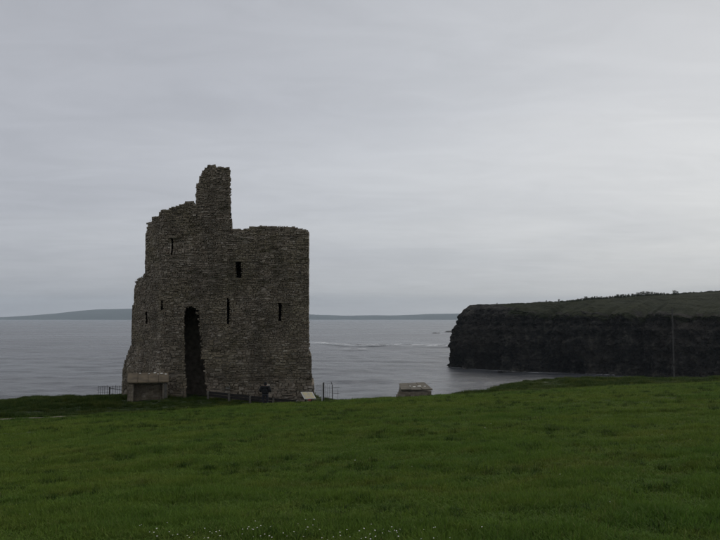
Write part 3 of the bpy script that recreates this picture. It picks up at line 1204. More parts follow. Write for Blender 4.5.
    def lay(side):
        z = OUT[:, 1].min() + 0.2
        while z < OUT[:, 1].max() + 0.15:
            big = np.clip((25.0 - z) / 5.0, 0, 1)
            h = rr.uniform(0.085, 0.16) + big * rr.uniform(0.0, 0.13)
            if side == 1:
                h *= 1.5
            x = OUT[:, 0].min() - rr.random() * 0.5
            while x < OUT[:, 0].max() + 0.2:
                w = rr.uniform(0.12, 0.34) * (1 + 0.45 * big)
                if rr.random() < 0.10:
                    w *= 1.7
                if side == 1:
                    w *= 1.5
                wave = ((n2s(x * 0.25, z * 0.4)) - 0.5) * 0.2 + ((n2s(x * 1.3, z * 1.1)) - 0.5) * 0.13
                parts = [(z + wave, z + wave + h)]
                if h > 0.15 and rr.random() < 0.28:
                    s = rr.uniform(0.4, 0.6)
                    parts = [(z + wave, z + wave + h * s), (z + wave + h * s, z + wave + h)]
                for za, zb in parts:
                    mx, mz = x + w / 2, (za + zb) / 2
                    ok = (ins1(OUTL, mx, mz))
                    if not ok and rr.random() < 0.2:
                        ok = (ins1(OUTL, mx - 0.1, mz - 0.12)) or (ins1(OUTL, mx + 0.1, mz - 0.12))
                    xa, xb = x, x + w
                    if ok:
                        for _ in range(5):
                            if not (ins1(OUTL, xa + 0.05, mz)):
                                xa += w * 0.12
                            if not (ins1(OUTL, xb - 0.05, mz)):
                                xb -= w * 0.12
                        if xb - xa < 0.06:
                            ok = False
                    cuts = [(xa, xb)]
                    if ok and side == 0:
                        for hP in HOLL:
                            sp = span(hP, mz)
                            if sp is None:
                                continue
                            rag = 0.16 if hP is HOLL[-1] else 0.03
                            h0, h1 = sp[0] - rr.uniform(-rag * 0.4, rag * 0.4), sp[1] + rr.uniform(-rag, rag * 0.6)
                            new = []
                            for ca, cb in cuts:
                                if cb <= h0 or ca >= h1:
                                    new.append((ca, cb))
                                else:
                                    if h0 - ca > 0.05:
                                        new.append((ca, h0))
                                    if cb - h1 > 0.05:
                                        new.append((h1, cb))
                            cuts = new
                    if ok and side == 0 and rr.random() < (0.10 if n2s(mx * 0.8 + 5, mz * 0.9) > 0.70 else 0.025):
                        ok = False                    # fallen stones leave putlog-like sockets
                    if ok:
                        for ca, cb in cuts:
                            stones.append((side,) + face_stone(ca, cb, za, zb, side))
                x += w
            z += h
    lay(0)
    n_front = len(stones)
    lay(1)

    # edge stones on broken ends, tops and reveals
    for kind, a, b, c in edges:
        xa, xb = x0 + a * cx, x0 + (a + 1) * cx
        za, zb = z0 + c * cz, z0 + (c + 1) * cz
        d0, d1 = DEPTH[b], DEPTH[b + 1]
        ncut = 3
        cut = [d0] + sorted(d0 + (d1 - d0) * (i + rr.uniform(-0.2, 0.2)) / ncut for i in range(1, ncut)) + [d1]
        for q in range(ncut):
            e0, e1 = cut[q] + 0.012, cut[q + 1] - 0.012
            if kind == 2:
                h = rr.uniform(0.03, 0.11)
                bx = (xa - 0.02, xb + 0.02, zb - 0.06, zb + h)
            elif kind == 0:
                o_ = rr.uniform(0.01, 0.045)
                bx = (xa - o_, xa + 0.06, za + 0.01, zb - 0.005)
            else:
                o_ = rr.uniform(0.01, 0.045)
                bx = (xb - 0.06, xb + o_, za + 0.01, zb - 0.005)
            u0, u1, w0, w1 = bx
            pts = []
            for (xx, dd, zz) in ((u0, e0, w0), (u1, e0, w0), (u1, e1, w0), (u0, e1, w0),
                                 (u0, e0, w1), (u1, e0, w1), (u1, e1, w1), (u0, e1, w1)):
                pts.append((xx + rr.uniform(-.01, .01), zz + rr.uniform(-.018, .018), dd + rr.uniform(-.02, .02)))
            pa = np.array(pts)
            P8 = tower_pt(pa[:, 0], pa[:, 1], pa[:, 2]) - O
            stones.append((2, 0.0, P8))

    order = sorted(range(n_front), key=lambda i: -stones[i][1])
    # spread the picked stones so that only visible big ones are separate
    pick = set(order[:290])
    V, Fs = [], []
    for i, (side, area, P) in enumerate(stones):
        if i in pick:
            c = P.mean(0)
            me = make_mesh('stone', (P - c).tolist(), FACES)
            o = link('stone', me, M['stone'], root)
            o.location = c
            continue
        n = len(V)
        V += P.tolist()
        if len(P) == 12:
            Fs += [tuple(n + k for k in f) for f in FACES]
        else:
            Fs += [(n, n + 3, n + 2, n + 1), (n + 4, n + 5, n + 6, n + 7)] + \
                  [(n + k, n + (k + 1) % 4, n + 4 + (k + 1) % 4, n + 4 + k) for k in range(4)]
    link('masonry', make_mesh('masonry', V, Fs), M['stone'], root, kind='stuff')

    # the pale squared block right of the breach
    (xa, za), (xb, zb) = col_x(225.2, 390.0), col_x(230.6, 385.0)
    _, P = face_stone(xa, xb, za, zb, 0)
    P = P + np.array((0, -0.055, 0))
    o = link('stone', make_mesh('stone', P.tolist(), FACES), M['pale_stone'], root, label='pale squared block low in the wall')
    # lintels over the slits
    for key, q in SLITS.items():
        pa = poly_px(q)
        xa, xb, zt = pa[:, 0].min(), pa[:, 0].max(), pa[:, 1].max()
        _, P = face_stone(xa - 0.2, xb + 0.2, zt, zt + 0.15, 0)
        P = P + np.array((0, -0.06, 0))
        link('lintel', make_mesh('lintel', P.tolist(), FACES), M['stone'], root)
    # weeds rooted on the wall head
    v, f = [], []
    for i in range(420):
        px = rr.choice([rr.uniform(147, 196), rr.uniform(232, 307), rr.uniform(203, 229), rr.uniform(136, 146)])
        pyt = np.interp(px, [136, 145, 147, 152, 160, 170, 184, 194, 196, 203, 209, 229, 232, 245, 262, 290, 307],
                        [279.5, 275, 223, 218.5, 213, 208.5, 203.5, 202, 203, 172, 166, 168.5, 229, 229, 226.5, 227.5, 229.6])
        xx, zz = col_x(px, pyt + 0.6)
        d = rr.uniform(0.1, 3.0)
        base = tower_pt(np.array(xx), np.array(zz), d) - O
        hgt = rr.uniform(0.04, 0.16)
        a = rr.uniform(0, 6.28)
        for b in range(3):
            n = len(v)
            a2 = a + b * 2.1
            e = base + np.array((cos(a2) * 0.06, sin(a2) * 0.06, hgt))
            s = np.array((-sin(a2), cos(a2), 0)) * 0.012
            v += [tuple(base - s), tuple(base + s), tuple(e)]
            f.append((n, n + 1, n + 2))
    link('wall_head_weeds', make_mesh('wall_head_weeds', v, f), M['rough'], root, kind='stuff')
    return root


build_castle()


# ------------------------------------------------------------------ the two low stone huts
def wall_stones(mb, p0, p1, z0, z1, out, rr, ch=0.17, cw=0.34):
    """courses of small stones on a vertical wall p0->p1, facing 'out'; top may slope (z1 = (z at p0, z at p1))"""
    p0, p1, out = np.array(p0, float), np.array(p1, float), np.array(out, float)
    L = np.linalg.norm(p1 - p0)
    d = (p1 - p0) / L
    z = z0
    while z < max(z1):
        h = ch * rr.uniform(0.75, 1.25)
        s = -rr.random() * cw
        while s < L:
            w = cw * rr.uniform(0.5, 1.5)
            a, b = max(0, s) + 0.01, min(L, s + w) - 0.01
            s += w
            if b - a < 0.06:
                continue
            zt = z1[0] + (z1[1] - z1[0]) * ((a + b) / 2 / L)
            if z + h * 0.5 > zt:
                continue
            zz = min(z + h - 0.012, zt)
            pr = rr.uniform(0.02, 0.06)
            q0, q1 = p0 + d * a, p0 + d * b
            pts = []
            for zq in (z, zz):
                for P, o_ in ((q0, pr), (q1, pr), (q1, -0.05), (q0, -0.05)):
                    r = P + out * o_
                    pts.append((r[0] + rr.uniform(-.012, .012), r[1] + rr.uniform(-.012, .012), zq + rr.uniform(-.012, .012)))
            mb.hexa(pts)
        z += h
    return mb


def lichen_patch(parent, x, y, z, r, slope, rr, nrm=None):
    mb = MB()
    n = 11
    c = [(x + r * rr.uniform(.6, 1.25) * cos(2 * pi * i / n) * 1.3, y + r * rr.uniform(.6, 1.25) * sin(2 * pi * i / n)) for i in range(n)]
    for (a, b) in c:
        mb.v.append((a, b, z + slope * (b - y)))
    for (a, b) in c:
        mb.v.append((x + (a - x) * .8, y + (b - y) * .8, z + slope * (b - y) * .8 + 0.02))
    mb.f.append(tuple(range(n, 2 * n)))
    for i in range(n):
        j = (i + 1) % n
        mb.f.append((i, j, n + j, n + i))
    mb.obj('lichen_patch', M['lichen'], parent)


def build_huts():
    rr = random.Random(9)
    # left hut: front recess between two piers, slab roof tilted to the field
    Y0 = 56.2
    xl, _, zf = at(124.2, 381.6, Y0)
    xr = at(164.6, 381.6, Y0)[0]
    zb = at(145, 372.6, Y0 + 1.9)[2]
    zg = float(ground_h((xl + xr) / 2, Y0)) - 0.25
    r = thing('stone_hut', ((xl + xr) / 2, Y0 + 1, zg),
              'low stone hut with tilted pale brown slab roof before the left corner of the castle', 'stone hut', 'low stone huts on the grass',
              rz=math.atan2(-(xl + xr) / 2, Y0))
    W = (xr - xl) / 2
    H, HB = zf - zg, zb - zg
    y0, y1 = -1.0, 0.9
    mb = MB()
    mb.box(-W + 0.1, W - 0.15, y0 + 0.85, y1 - 0.1, 0, H - 0.14)
    mb.box(-W + 0.1, -W + 0.45, y0 + 0.12, y0 + 0.85, 0, H - 0.16)
    mb.box(W - 0.45, W - 0.15, y0 + 0.12, y0 + 0.85, 0, H - 0.16)
    mb.obj('wall_core', M['core'], r)
    ms = MB()
    wall_stones(ms, (-W + 0.45, y0 + 0.85), (W - 0.45, y0 + 0.85), 0, (H - 0.16, H - 0.16), (0, -1), rr)
    wall_stones(ms, (-W + 0.1, y0 + 0.1), (-W + 0.45, y0 + 0.1), 0, (H - 0.14, H - 0.14), (0, -1), rr)
    wall_stones(ms, (W - 0.12, y0 + 0.1), (W - 0.12, y1 - 0.1), 0, (H - 0.12, HB - 0.12), (1, 0), rr)
    wall_stones(ms, (-W + 0.08, y0 + 0.1), (-W + 0.08, y1 - 0.1), 0, (H - 0.12, HB - 0.12), (-1, 0), rr)
    ms.obj('masonry', M['stone'], r, kind='stuff')
    g = MB()
    g.hexa([(-W + 0.1, y0 + 0.4, H - 0.2), (W - 0.15, y0 + 0.4, H - 0.2), (W - 0.15, y1 - 0.1, H - 0.2), (-W + 0.1, y1 - 0.1, H - 0.2),
            (-W + 0.1, y0 + 0.4, H - 0.06), (W - 0.15, y0 + 0.4, H - 0.06), (W - 0.15, y1 - 0.1, HB - 0.14), (-W + 0.1, y1 - 0.1, HB - 0.14)])
    g.obj('wall_head', M['core'], r)
    MB().box(W - 0.34, W - 0.16, y0 + 0.04, y0 + 0.14, 0, H - 0.14, 0.01).obj('pier', M['post'], r, bevel=0.01)
    for i in range(4):                 # roof of four broad slabs
        a = -W + 2 * W * i / 4 + 0.008
        b = -W + 2 * W * (i + 1) / 4 - 0.008
        e = rr.uniform(-0.03, 0.03)
        e2 = rr.uniform(-0.012, 0.012)
        m_ = MB()
        m_.hexa([(a, y0 - 0.05 + e, H - 0.10 + e2), (b, y0 - 0.05 + e, H - 0.10 + e2), (b, y1 + e, HB - 0.10 + e2), (a, y1 + e, HB - 0.10 + e2),
                 (a, y0 - 0.05 + e, H + e2), (b, y0 - 0.05 + e, H + e2), (b, y1 + e, HB + e2), (a, y1 + e, HB + e2)])
        m_.obj('roof_slab', M['slab'], r, bevel=0.015)
    sl = (HB - H) / (y1 - y0 + 0.05)
    for (fx, fy, rad) in ((0.30, 1.72, 0.07), (0.52, 1.6, 0.06), (0.66, 1.78, 0.09), (0.83, 1.65, 0.11), (0.93, 1.45, 0.08), (0.74, 1.5, 0.05)):
        lichen_patch(r, -W + 2 * W * (fx + 1) / 2 if fx < 0 else W * (2 * fx - 1) * 1.0, y0 + fy, H + sl * (fy + 0.05) + 0.016, rad, sl, rr)

    # right hut: set cornerwise, wedge roof, battered left end
    Y0 = 54.3
    c = at(414, 398, Y0)
    zg = float(ground_h(c[0], Y0 + 0.8)) - 0.3
    r = thing('stone_hut', (c[0], Y0, zg),
              'small squat stone hut with wedge shaped brown roof alone on the brow against the sea', 'stone hut', 'low stone huts on the grass')

    def loc(px, py, Y):
        p = at(px, py, Y)
        return np.array((p[0] - c[0], Y - Y0, p[2] - zg))
    A = loc(400.6, 390.2, Y0)           # front-left eave
    B = loc(432.8, 390.0, Y0 + 0.2)     # front-right eave
    Cc = loc(424.4, 383.0, Y0 + 2.1)
    D = loc(399.0, 384.2, Y0 + 1.9)
    GL = loc(395.2, 399.5, Y0 + 0.2)
    GL2 = loc(395.5, 397.0, Y0 + 1.9)
    A2, B2, C2, D2 = A + (0.07, 0.08, -0.1), B + (-0.12, 0.08, -0.1), Cc + (-0.12, -0.06, -0.1), D + (0.06, -0.06, -0.1)
    core = MB()
    core.hexa([(GL[0], A2[1], -0.2), (B2[0], B2[1], -0.2), (B2[0], C2[1], -0.2), (GL2[0], D2[1], -0.2), A2, B2, (B2[0], C2[1], B2[2]), D2])
    core.obj('wall_core', M['core'], r)
    ms = MB()
    wall_stones(ms, (A2[0] - 0.25, A2[1]), (B2[0], B2[1]), 0, (A2[2], B2[2]), (0, -1), rr, 0.15, 0.3)
    wall_stones(ms, (B2[0], B2[1]), (B2[0], C2[1]), 0, (B2[2], B2[2]), (1, 0), rr, 0.15, 0.3)
    ms.obj('masonry', M['stone'], r, kind='stuff')
    bt = MB()                            # rough battered end stones
    for i in range(5):
        f0, f1 = i / 5, (i + 1) / 5 - 0.02
        xa0 = GL[0] + (A2[0] - GL[0]) * f0
        bt.box(xa0 - 0.03, A2[0] + 0.25, A2[1] - 0.05, D2[1] + 0.02, A2[2] * f0, A2[2] * f1, 0.025)
    bt.obj('buttress', M['stone'], r)
    for i in range(3):
        s0, s1 = i / 3 + 0.004, (i + 1) / 3 - 0.004
        e = rr.uniform(-0.01, 0.012)
        P = [A + (B - A) * s0, A + (B - A) * s1, D + (Cc - D) * s1, D + (Cc - D) * s0]
        up = np.array((0, 0, 0.09 + e))
        m_ = MB().hexa([p - (0, 0, 0.03) for p in P] + [p + up - (0, 0, 0.03) for p in P])
        m_.obj('roof_slab', M['slab_dark'], r, bevel=0.015)
    for (s, q, rad) in ((0.47, 0.35, 0.10), (0.66, 0.42, 0.12), (0.84, 0.38, 0.07), (0.35, 0.45, 0.05)):
        p = (A + (B - A) * s) * (1 - q) + (D + (Cc - D) * s) * q
        lichen_patch(r, p[0], p[1], p[2] + 0.075, rad, (D[2] - A[2]) / (D[1] - A[1]), rr)


build_huts()


# ------------------------------------------------------------------ timber kerb fence before the castle
def build_timber():
    posts = [(208.2, 390.8, 57.3), (229.2, 393.2, 56.9), (250.2, 395.4, 56.4), (273.5, 397.8, 56.2), (297, 400.0, 56.2)]
    P = [at(*p) for p in posts]
    r = thing('timber_fence', (P[0][0], P[0][1], P[0][2] - 0.5),
              'low fence of dark planks on short pale posts along the foot of the castle', 'fence')
    O = np.array(r.location)
    for i, p in enumerate(P):
        g = float(ground_h(p[0], p[1])) - 0.3
        q = np.array(p) - O
        MB().box(q[0] - 0.075, q[0] + 0.075, q[1] - 0.10, q[1] + 0.02, g - O[2], q[2] - 0.03 + random.uniform(-0.03, 0.03), 0.012).obj('post', M['post'], r, bevel=0.01)
        if i < len(P) - 1:
            q2 = np.array(P[i + 1]) - O
            for k in range(2):
                dz0 = -0.02 - k * 0.21
                a, b = q + (0.03, 0.04, dz0), q2 + (-0.03, 0.04, dz0)
                h = 0.185
                e = random.uniform(-0.012, 0.012)
                MB().hexa([(a[0], a[1], a[2] - h), (b[0], b[1], b[2] - h + e), (b[0], b[1] + 0.04, b[2] - h + e), (a[0], a[1] + 0.04, a[2] - h),
                           (a[0], a[1], a[2]), (b[0], b[1], b[2] + e), (b[0], b[1] + 0.04, b[2] + e), (a[0], a[1] + 0.04, a[2])]).obj('plank', M['timber'], r)


build_timber()


def build_railing():
    # iron railing at the cliff edge, left of the castle
    Y = 60.5
    x0, _, zt = at(97.5, 386.0, Y)
    x1 = at(122.5, 386.0, Y)[0]
    zb = at(110, 396, Y)[2]
    r = thing('iron_railing', (x0, Y, zb), 'short dark iron railing with upright bars at the cliff edge left of the castle', 'railing')
    H = zt - zb
    W = x1 - x0

    def X(px):
        return (px - 97.5) / 25.0 * W
    for px, top in ((98.6, 0), (100.4, -.02), (102.6, .02), (104.8, 0.01), (107.3, .05), (112.8, .03), (115.4, .07), (117.4, 0.0), (119.6, .02), (121.8, .0)):
        MB().tube((X(px), 0, -0.3), (X(px) + random.uniform(-.02, .02), 0, H + top), 0.014, n=6).obj('bar', M['iron'], r)
    MB().box(X(109.2), X(110.2), -0.05, 0.05, -0.3, H - 0.06).obj('post', M['iron'], r, bevel=0.008)
    MB().tube((X(98), 0, H - 0.05), (X(109), 0, H - 0.03), 0.012, n=6).obj('rail', M['iron'], r)
    MB().tube((X(98), 0, H - 0.5), (X(109), 0, H - 0.5), 0.012, n=6).obj('rail', M['iron'], r)
    MB().tube((X(110), 0, H - 0.16), (X(122.5), 0, H - 0.34), 0.022, n=6).obj('rail', M['iron'], r)
    MB().tube((X(110), 0, H - 0.05), (X(122.5), 0, H - 0.03), 0.012, n=6).obj('rail', M['iron'], r)

    # wire fence with a gate post, right of the castle
    Y = 57.5
    xa, _, ztop = at(323.6, 382.5, Y)
    g = float(ground_h(xa, Y)) - 0.3
    r = thing('wire_fence', (xa, Y, g), 'broken wire fence with two dark posts and a white highlight strip right of the castle', 'fence')
    H = ztop - g

    def X2(px):
        return at(px, 385, Y)[0] - xa
    MB().box(-0.055, 0.055, -0.06, 0.06, 0, H, 0.006).obj('post', M['iron'], r, bevel=0.008)
    MB().box(X2(322.1) - 0.035, X2(322.1) + 0.035, -0.03, 0.03, 0, H - 0.02, 0.004).obj('highlight_strip', M['white_frame_highlight'], r, bevel=0.006, label='thin white strip for the highlight beside the dark post')  # bright edge of the dark post, added as a white strip
    MB().tube((X2(332.5), 0, 0), (X2(332.3), 0, H - 0.22), 0.03, n=8).obj('post', M['iron'], r)
    MB().tube((X2(332.3), 0, H - 0.22), (X2(331.2), 0, H + 0.05), 0.02, n=8).obj('post_tip', M['iron'], r)
    for dz in (0.40, 0.82):
        MB().tube((X2(333), 0, H - dz), (X2(339.5), 0.1, H - dz - 0.01), 0.013, n=5).obj('wire', M['iron'], r)
    for dz in (0.05, 0.40, 0.72, 1.0):
        MB().tube((0, 0, H - dz), (X2(332.3), 0, H - dz - 0.03), 0.006, n=4).obj('wire', M['iron'], r)
    for px, hh in ((315.6, -0.2), (316.9, -0.12), (318.3, -0.15), (319.7, -0.1), (321.0, -0.16), (325.4, -0.2), (327.3, -0.12), (329.4, -0.2), (337.5, -0.5)):
        MB().tube((X2(px), 0.05, 0), (X2(px) + 0.02, 0.05, H + hh), 0.009, n=5).obj('dropper', M['iron'], r)
    for dz in (0.25, 0.6):
        MB().tube((X2(315.5), 0.05, H - dz), (X2(323), 0, H - dz), 0.006, n=4).obj('wire', M['iron'], r)


build_railing()


def board_mat():
    m, n, l, b = new_mat('printed_board')
    tc = n.new('ShaderNodeTexCoord')
    p = tc.outputs['Object']
    f = ramp(n, l, noise(n, l, p, 3.5, 4, 0.5), [(0.48, 0), (0.56, 1)])
    col = mixc(n, l, f, (0.60, 0.52, 0.30), (0.50, 0.46, 0.36))
    f2 = ramp(n, l, noise(n, l, p, 18, 3, 0.6, 0, (1, 1, 3)), [(0.60, 0), (0.66, 1)])
    col = mixc(n, l, mth(n, l, 'MULTIPLY', f2, 0.5), col, (0.20, 0.13, 0.07))
    l.new(col, b.inputs['Base Color'])
    b.inputs['Roughness'].default_value = 0.35
    return m


def build_board():
    Y = 55.4
    TL, TR = np.array(at(300.6, 392.0, Y + 0.45)), np.array(at(312.4, 391.8, Y + 0.45))
    BL, BR = np.array(at(304.4, 399.0, Y)), np.array(at(316.0, 398.4, Y))
    c = (BL + BR + TL + TR) / 4
    g = float(ground_h(c[0], c[1])) - 0.15
    r = thing('information_board', (c[0], c[1], g), 'tilted cream information board on a stand at the right foot of the castle', 'sign')
    O = np.array((c[0], c[1], g))
    TL, TR, BL, BR = TL - O, TR - O, BL - O, BR - O
    n = np.cross(BR - BL, TL - BL)
    n /= np.linalg.norm(n)

    def quad(k, off, th):
        m_ = (TL + TR + BL + BR) / 4
        q = [m_ + (p - m_) * k + n * off for p in (BL, BR, TR, TL)]
        return MB().hexa([p - n * th for p in q] + q)
    quad(1.0, 0.0, 0.05).obj('board_frame', M['white_frame_highlight'], r, bevel=0.004)
    quad(0.88, 0.006, 0.02).obj('printed_panel', board_mat(), r)
    for s in (0.25, 0.75):
        p = BL * 0.5 * (1 - s) + BR * 0.5 * s + TL * 0.5 * (1 - s) + TR * 0.5 * s
        MB().box(p[0] - 0.03, p[0] + 0.03, p[1] - 0.03, p[1] + 0.03, 0, p[2] - 0.05).obj('leg', M['timber'], r)
    e = BL * 0.55 + BR * 0.45
    MB().box(e[0] - 0.10, e[0] + 0.10, e[1] - 0.02, e[1] + 0.02, e[2] - 0.12, e[2] - 0.045).obj('red_tab', M['red'], r)


build_board()


def build_pole():
    Y = 83.0
    x, _, zt = at(672.3, 309, Y)
    g = float(ground_h(x, Y)) - 0.4
    r = thing('pole', (x, Y, g), 'tall thin bare grey pole standing in the rough grass against the dark cliff', 'pole')
    H = zt - g
    mb = MB()
    mb.tube((0, 0, 0), (0.01, 0, H * 0.5), 0.085, 0.072, 10)
    mb.tube((0.01, 0, H * 0.5), (-0.01, 0, H), 0.072, 0.055, 10)
    mb.obj('shaft', M['pole'], r, smooth=False)
    MB().tube((-0.01, 0, H), (-0.01, 0, H + 0.05), 0.07, 0.02, 8).obj('cap', M['iron'], r)
    MB().box(-0.11, 0.11, -0.09, -0.06, 1.9, 2.15).obj('band', M['iron'], r)


build_pole()


# ------------------------------------------------------------------ person
def cloth_mat(name, c1, c2):
    return simple(name, c1, c2, 12, 0.85, 0.5, 0.01)


def skin_obj(name, pts, edges, radii, mat, parent, root=0, sub=2):
    me = bpy.data.meshes.new(name)
    me.from_pydata(pts, edges, [])
    o = link(name, me, mat, parent)
    m = o.modifiers.new('skin', 'SKIN')
    m.use_smooth_shade = True
    sv = me.skin_vertices[0].data
    for i, r in enumerate(radii):
        r = (r, r) if isinstance(r, (int, float)) else r
        sv[i].radius = r
        sv[i].use_root = (i == root)
    s = o.modifiers.new('sub', 'SUBSURF')
    s.levels = sub
    s.render_levels = sub
    return o


def build_person():
    Y = 54.6
    x = at(265.2, 400, Y)[0]
    g = float(ground_h(x, Y))
    r = thing('person', (x, Y, g), 'person seen from behind in a dark jacket, hood up and elbows out, facing the castle', 'person')
    skin = simple('skin', (0.42, 0.27, 0.2), (0.5, 0.33, 0.25), 10, 0.6)
    navy = cloth_mat('dark_jacket', (0.004, 0.004, 0.005), (0.009, 0.009, 0.011))
    denim = cloth_mat('faded_trousers', (0.012, 0.013, 0.017), (0.024, 0.026, 0.032))
    r.scale = (1.06, 1.05, 1.05)
    # the body: pelvis, spine, head, legs, arms (facing +Y, hands together at the front)
    P = [(0, 0, 0.93), (0, 0.0, 1.12), (0, 0.02, 1.32), (0, 0.05, 1.45), (0, 0.08, 1.53), (0, 0.11, 1.60), (0, 0.12, 1.70)]
    R = [(0.15, 0.11), (0.15, 0.11), (0.17, 0.12), (0.08, 0.07), (0.055, 0.055), (0.078, 0.09), (0.06, 0.07)]
    E = [(0, 1), (1, 2), (2, 3), (3, 4), (4, 5), (5, 6)]

    def chain(start, pts, rad):
        k = start
        for p, q in zip(pts, rad):
            P.append(p)
            R.append(q)
            E.append((k, len(P) - 1))
            k = len(P) - 1
        return k
    for s in (-1, 1):
        chain(0, [(s * 0.11, 0, 0.86), (s * 0.13, 0.01, 0.50), (s * 0.15, 0, 0.10), (s * 0.15, -0.02, 0.045), (s * 0.17, 0.16, 0.03)],
              [0.095, 0.062, 0.042, 0.045, 0.035])
        w = chain(3, [(s * 0.19, 0.03, 1.40), (s * 0.31, -0.03, 1.12), (s * 0.24, 0.22, 1.08), (s * 0.17, 0.29, 1.08)],
                  [0.062, 0.046, 0.034, 0.036])
    skin_obj('body', P, E, R, skin, r)
    for s in (-1, 1):
        hp, he, hr = [(s * 0.18, 0.27, 1.08)], [], [0.022]
        for f in range(4):
            a = len(hp)
            hp += [(s * (0.15 - 0.01 * f), 0.325, 1.115 - f * 0.022), (s * (0.115 - 0.004 * f), 0.345, 1.11 - f * 0.022), (s * 0.10, 0.325, 1.10 - f * 0.022)]
            he += [(0, a), (a, a + 1), (a + 1, a + 2)]
            hr += [0.010, 0.009, 0.008]
        a = len(hp)
        hp += [(s * 0.15, 0.28, 1.135), (s * 0.12, 0.30, 1.15)]
        he += [(0, a), (a, a + 1)]
        hr += [0.011, 0.009]
        skin_obj('hand', hp, he, hr, skin, r, sub=1)
    # jacket with raised hood
    JP = [(0, 0, 0.86), (0, 0.0, 1.10), (0, 0.01, 1.30), (0, 0.04, 1.44)]
    JR = [(0.275, 0.19), (0.27, 0.18), (0.27, 0.18), (0.15, 0.12)]
    JE = [(0, 1), (1, 2), (2, 3)]
    for s in (-1, 1):
        k = len(JP)
        JP += [(s * 0.22, 0.02, 1.38), (s * 0.34, -0.04, 1.12), (s * 0.25, 0.20, 1.08)]
        JR += [0.13, 0.11, 0.07]
        JE += [(3, k), (k, k + 1), (k + 1, k + 2)]
    skin_obj('jacket', JP, JE, JR, navy, r)
    skin_obj('hood', [(0, 0.03, 1.44), (0, 0.06, 1.56), (0, 0.085, 1.67), (0, 0.09, 1.73)], [(0, 1), (1, 2), (2, 3)],
             [(0.13, 0.12), (0.115, 0.11), (0.12, 0.12), (0.07, 0.07)], navy, r)
    TP = [(0, 0, 0.93)]
    TR_, TE = [(0.17, 0.13)], []
    for s in (-1, 1):
        k = len(TP)
        TP += [(s * 0.12, 0, 0.84), (s * 0.14, 0.01, 0.50), (s * 0.155, 0, 0.09)]
        TR_ += [0.12, 0.092, 0.078]
        TE += [(0, k), (k, k + 1), (k + 1, k + 2)]
    skin_obj('trousers', TP, TE, TR_, denim, r)
    for s in (-1, 1):
        skin_obj('shoe', [(s * 0.155, -0.05, 0.045), (s * 0.165, 0.07, 0.045), (s * 0.175, 0.18, 0.035)], [(0, 1), (1, 2)], [0.055, 0.055, 0.042],
                 M['timber'], r, sub=1)
    # face: nose, eyes, ears and mouth under the hood (turned to the castle)
    f = MB()
    f.hexa([(-0.012, 0.19, 1.60), (0.012, 0.19, 1.60), (0.012, 0.235, 1.605), (-0.012, 0.235, 1.605), (-0.006, 0.19, 1.65), (0.006, 0.19, 1.65), (0.006, 0.205, 1.65), (-0.006, 0.205, 1.65)])
    f.obj('nose', skin, r)
    for s in (-1, 1):
        MB().box(s * 0.03 - 0.011, s * 0.03 + 0.011, 0.19, 0.203, 1.645, 1.657).obj('eye', M['iron'], r)
    MB().box(-0.024, 0.024, 0.19, 0.204, 1.572, 1.580).obj('mouth', M['red'], r)


build_person()


# ------------------------------------------------------------------ grass
def blade(V, Fa, rr, cx, cy, h, w, lean):
    a = rr.uniform(0, 2 * pi)
    dx, dy = cos(a), sin(a)
    sx, sy = -dy * w / 2, dx * w / 2
    n = len(V)
    m = h * 0.55
    l1, l2 = lean * 0.35, lean
    V += [(cx - sx, cy - sy, -0.02), (cx + sx, cy + sy, -0.02),
          (cx + dx * l1 - sx * .8, cy + dy * l1 - sy * .8, m), (cx + dx * l1 + sx * .8, cy + dy * l1 + sy * .8, m),
          (cx + dx * l2, cy + dy * l2, h * (0.95 - 0.2 * lean / h))]
    Fa += [(n, n + 1, n + 3, n + 2), (n + 2, n + 3, n + 4)]


def clump(rr, n, rad, h, w, lean):
    V, Fa = [], []
    for i in range(n):
        a, q = rr.uniform(0, 2 * pi), rad * math.sqrt(rr.random())
        hh = h * rr.uniform(0.5, 1.15)
        blade(V, Fa, rr, q * cos(a), q * sin(a), hh, w * rr.uniform(0.7, 1.2), hh * rr.uniform(0.2, lean))
    return V, Fa


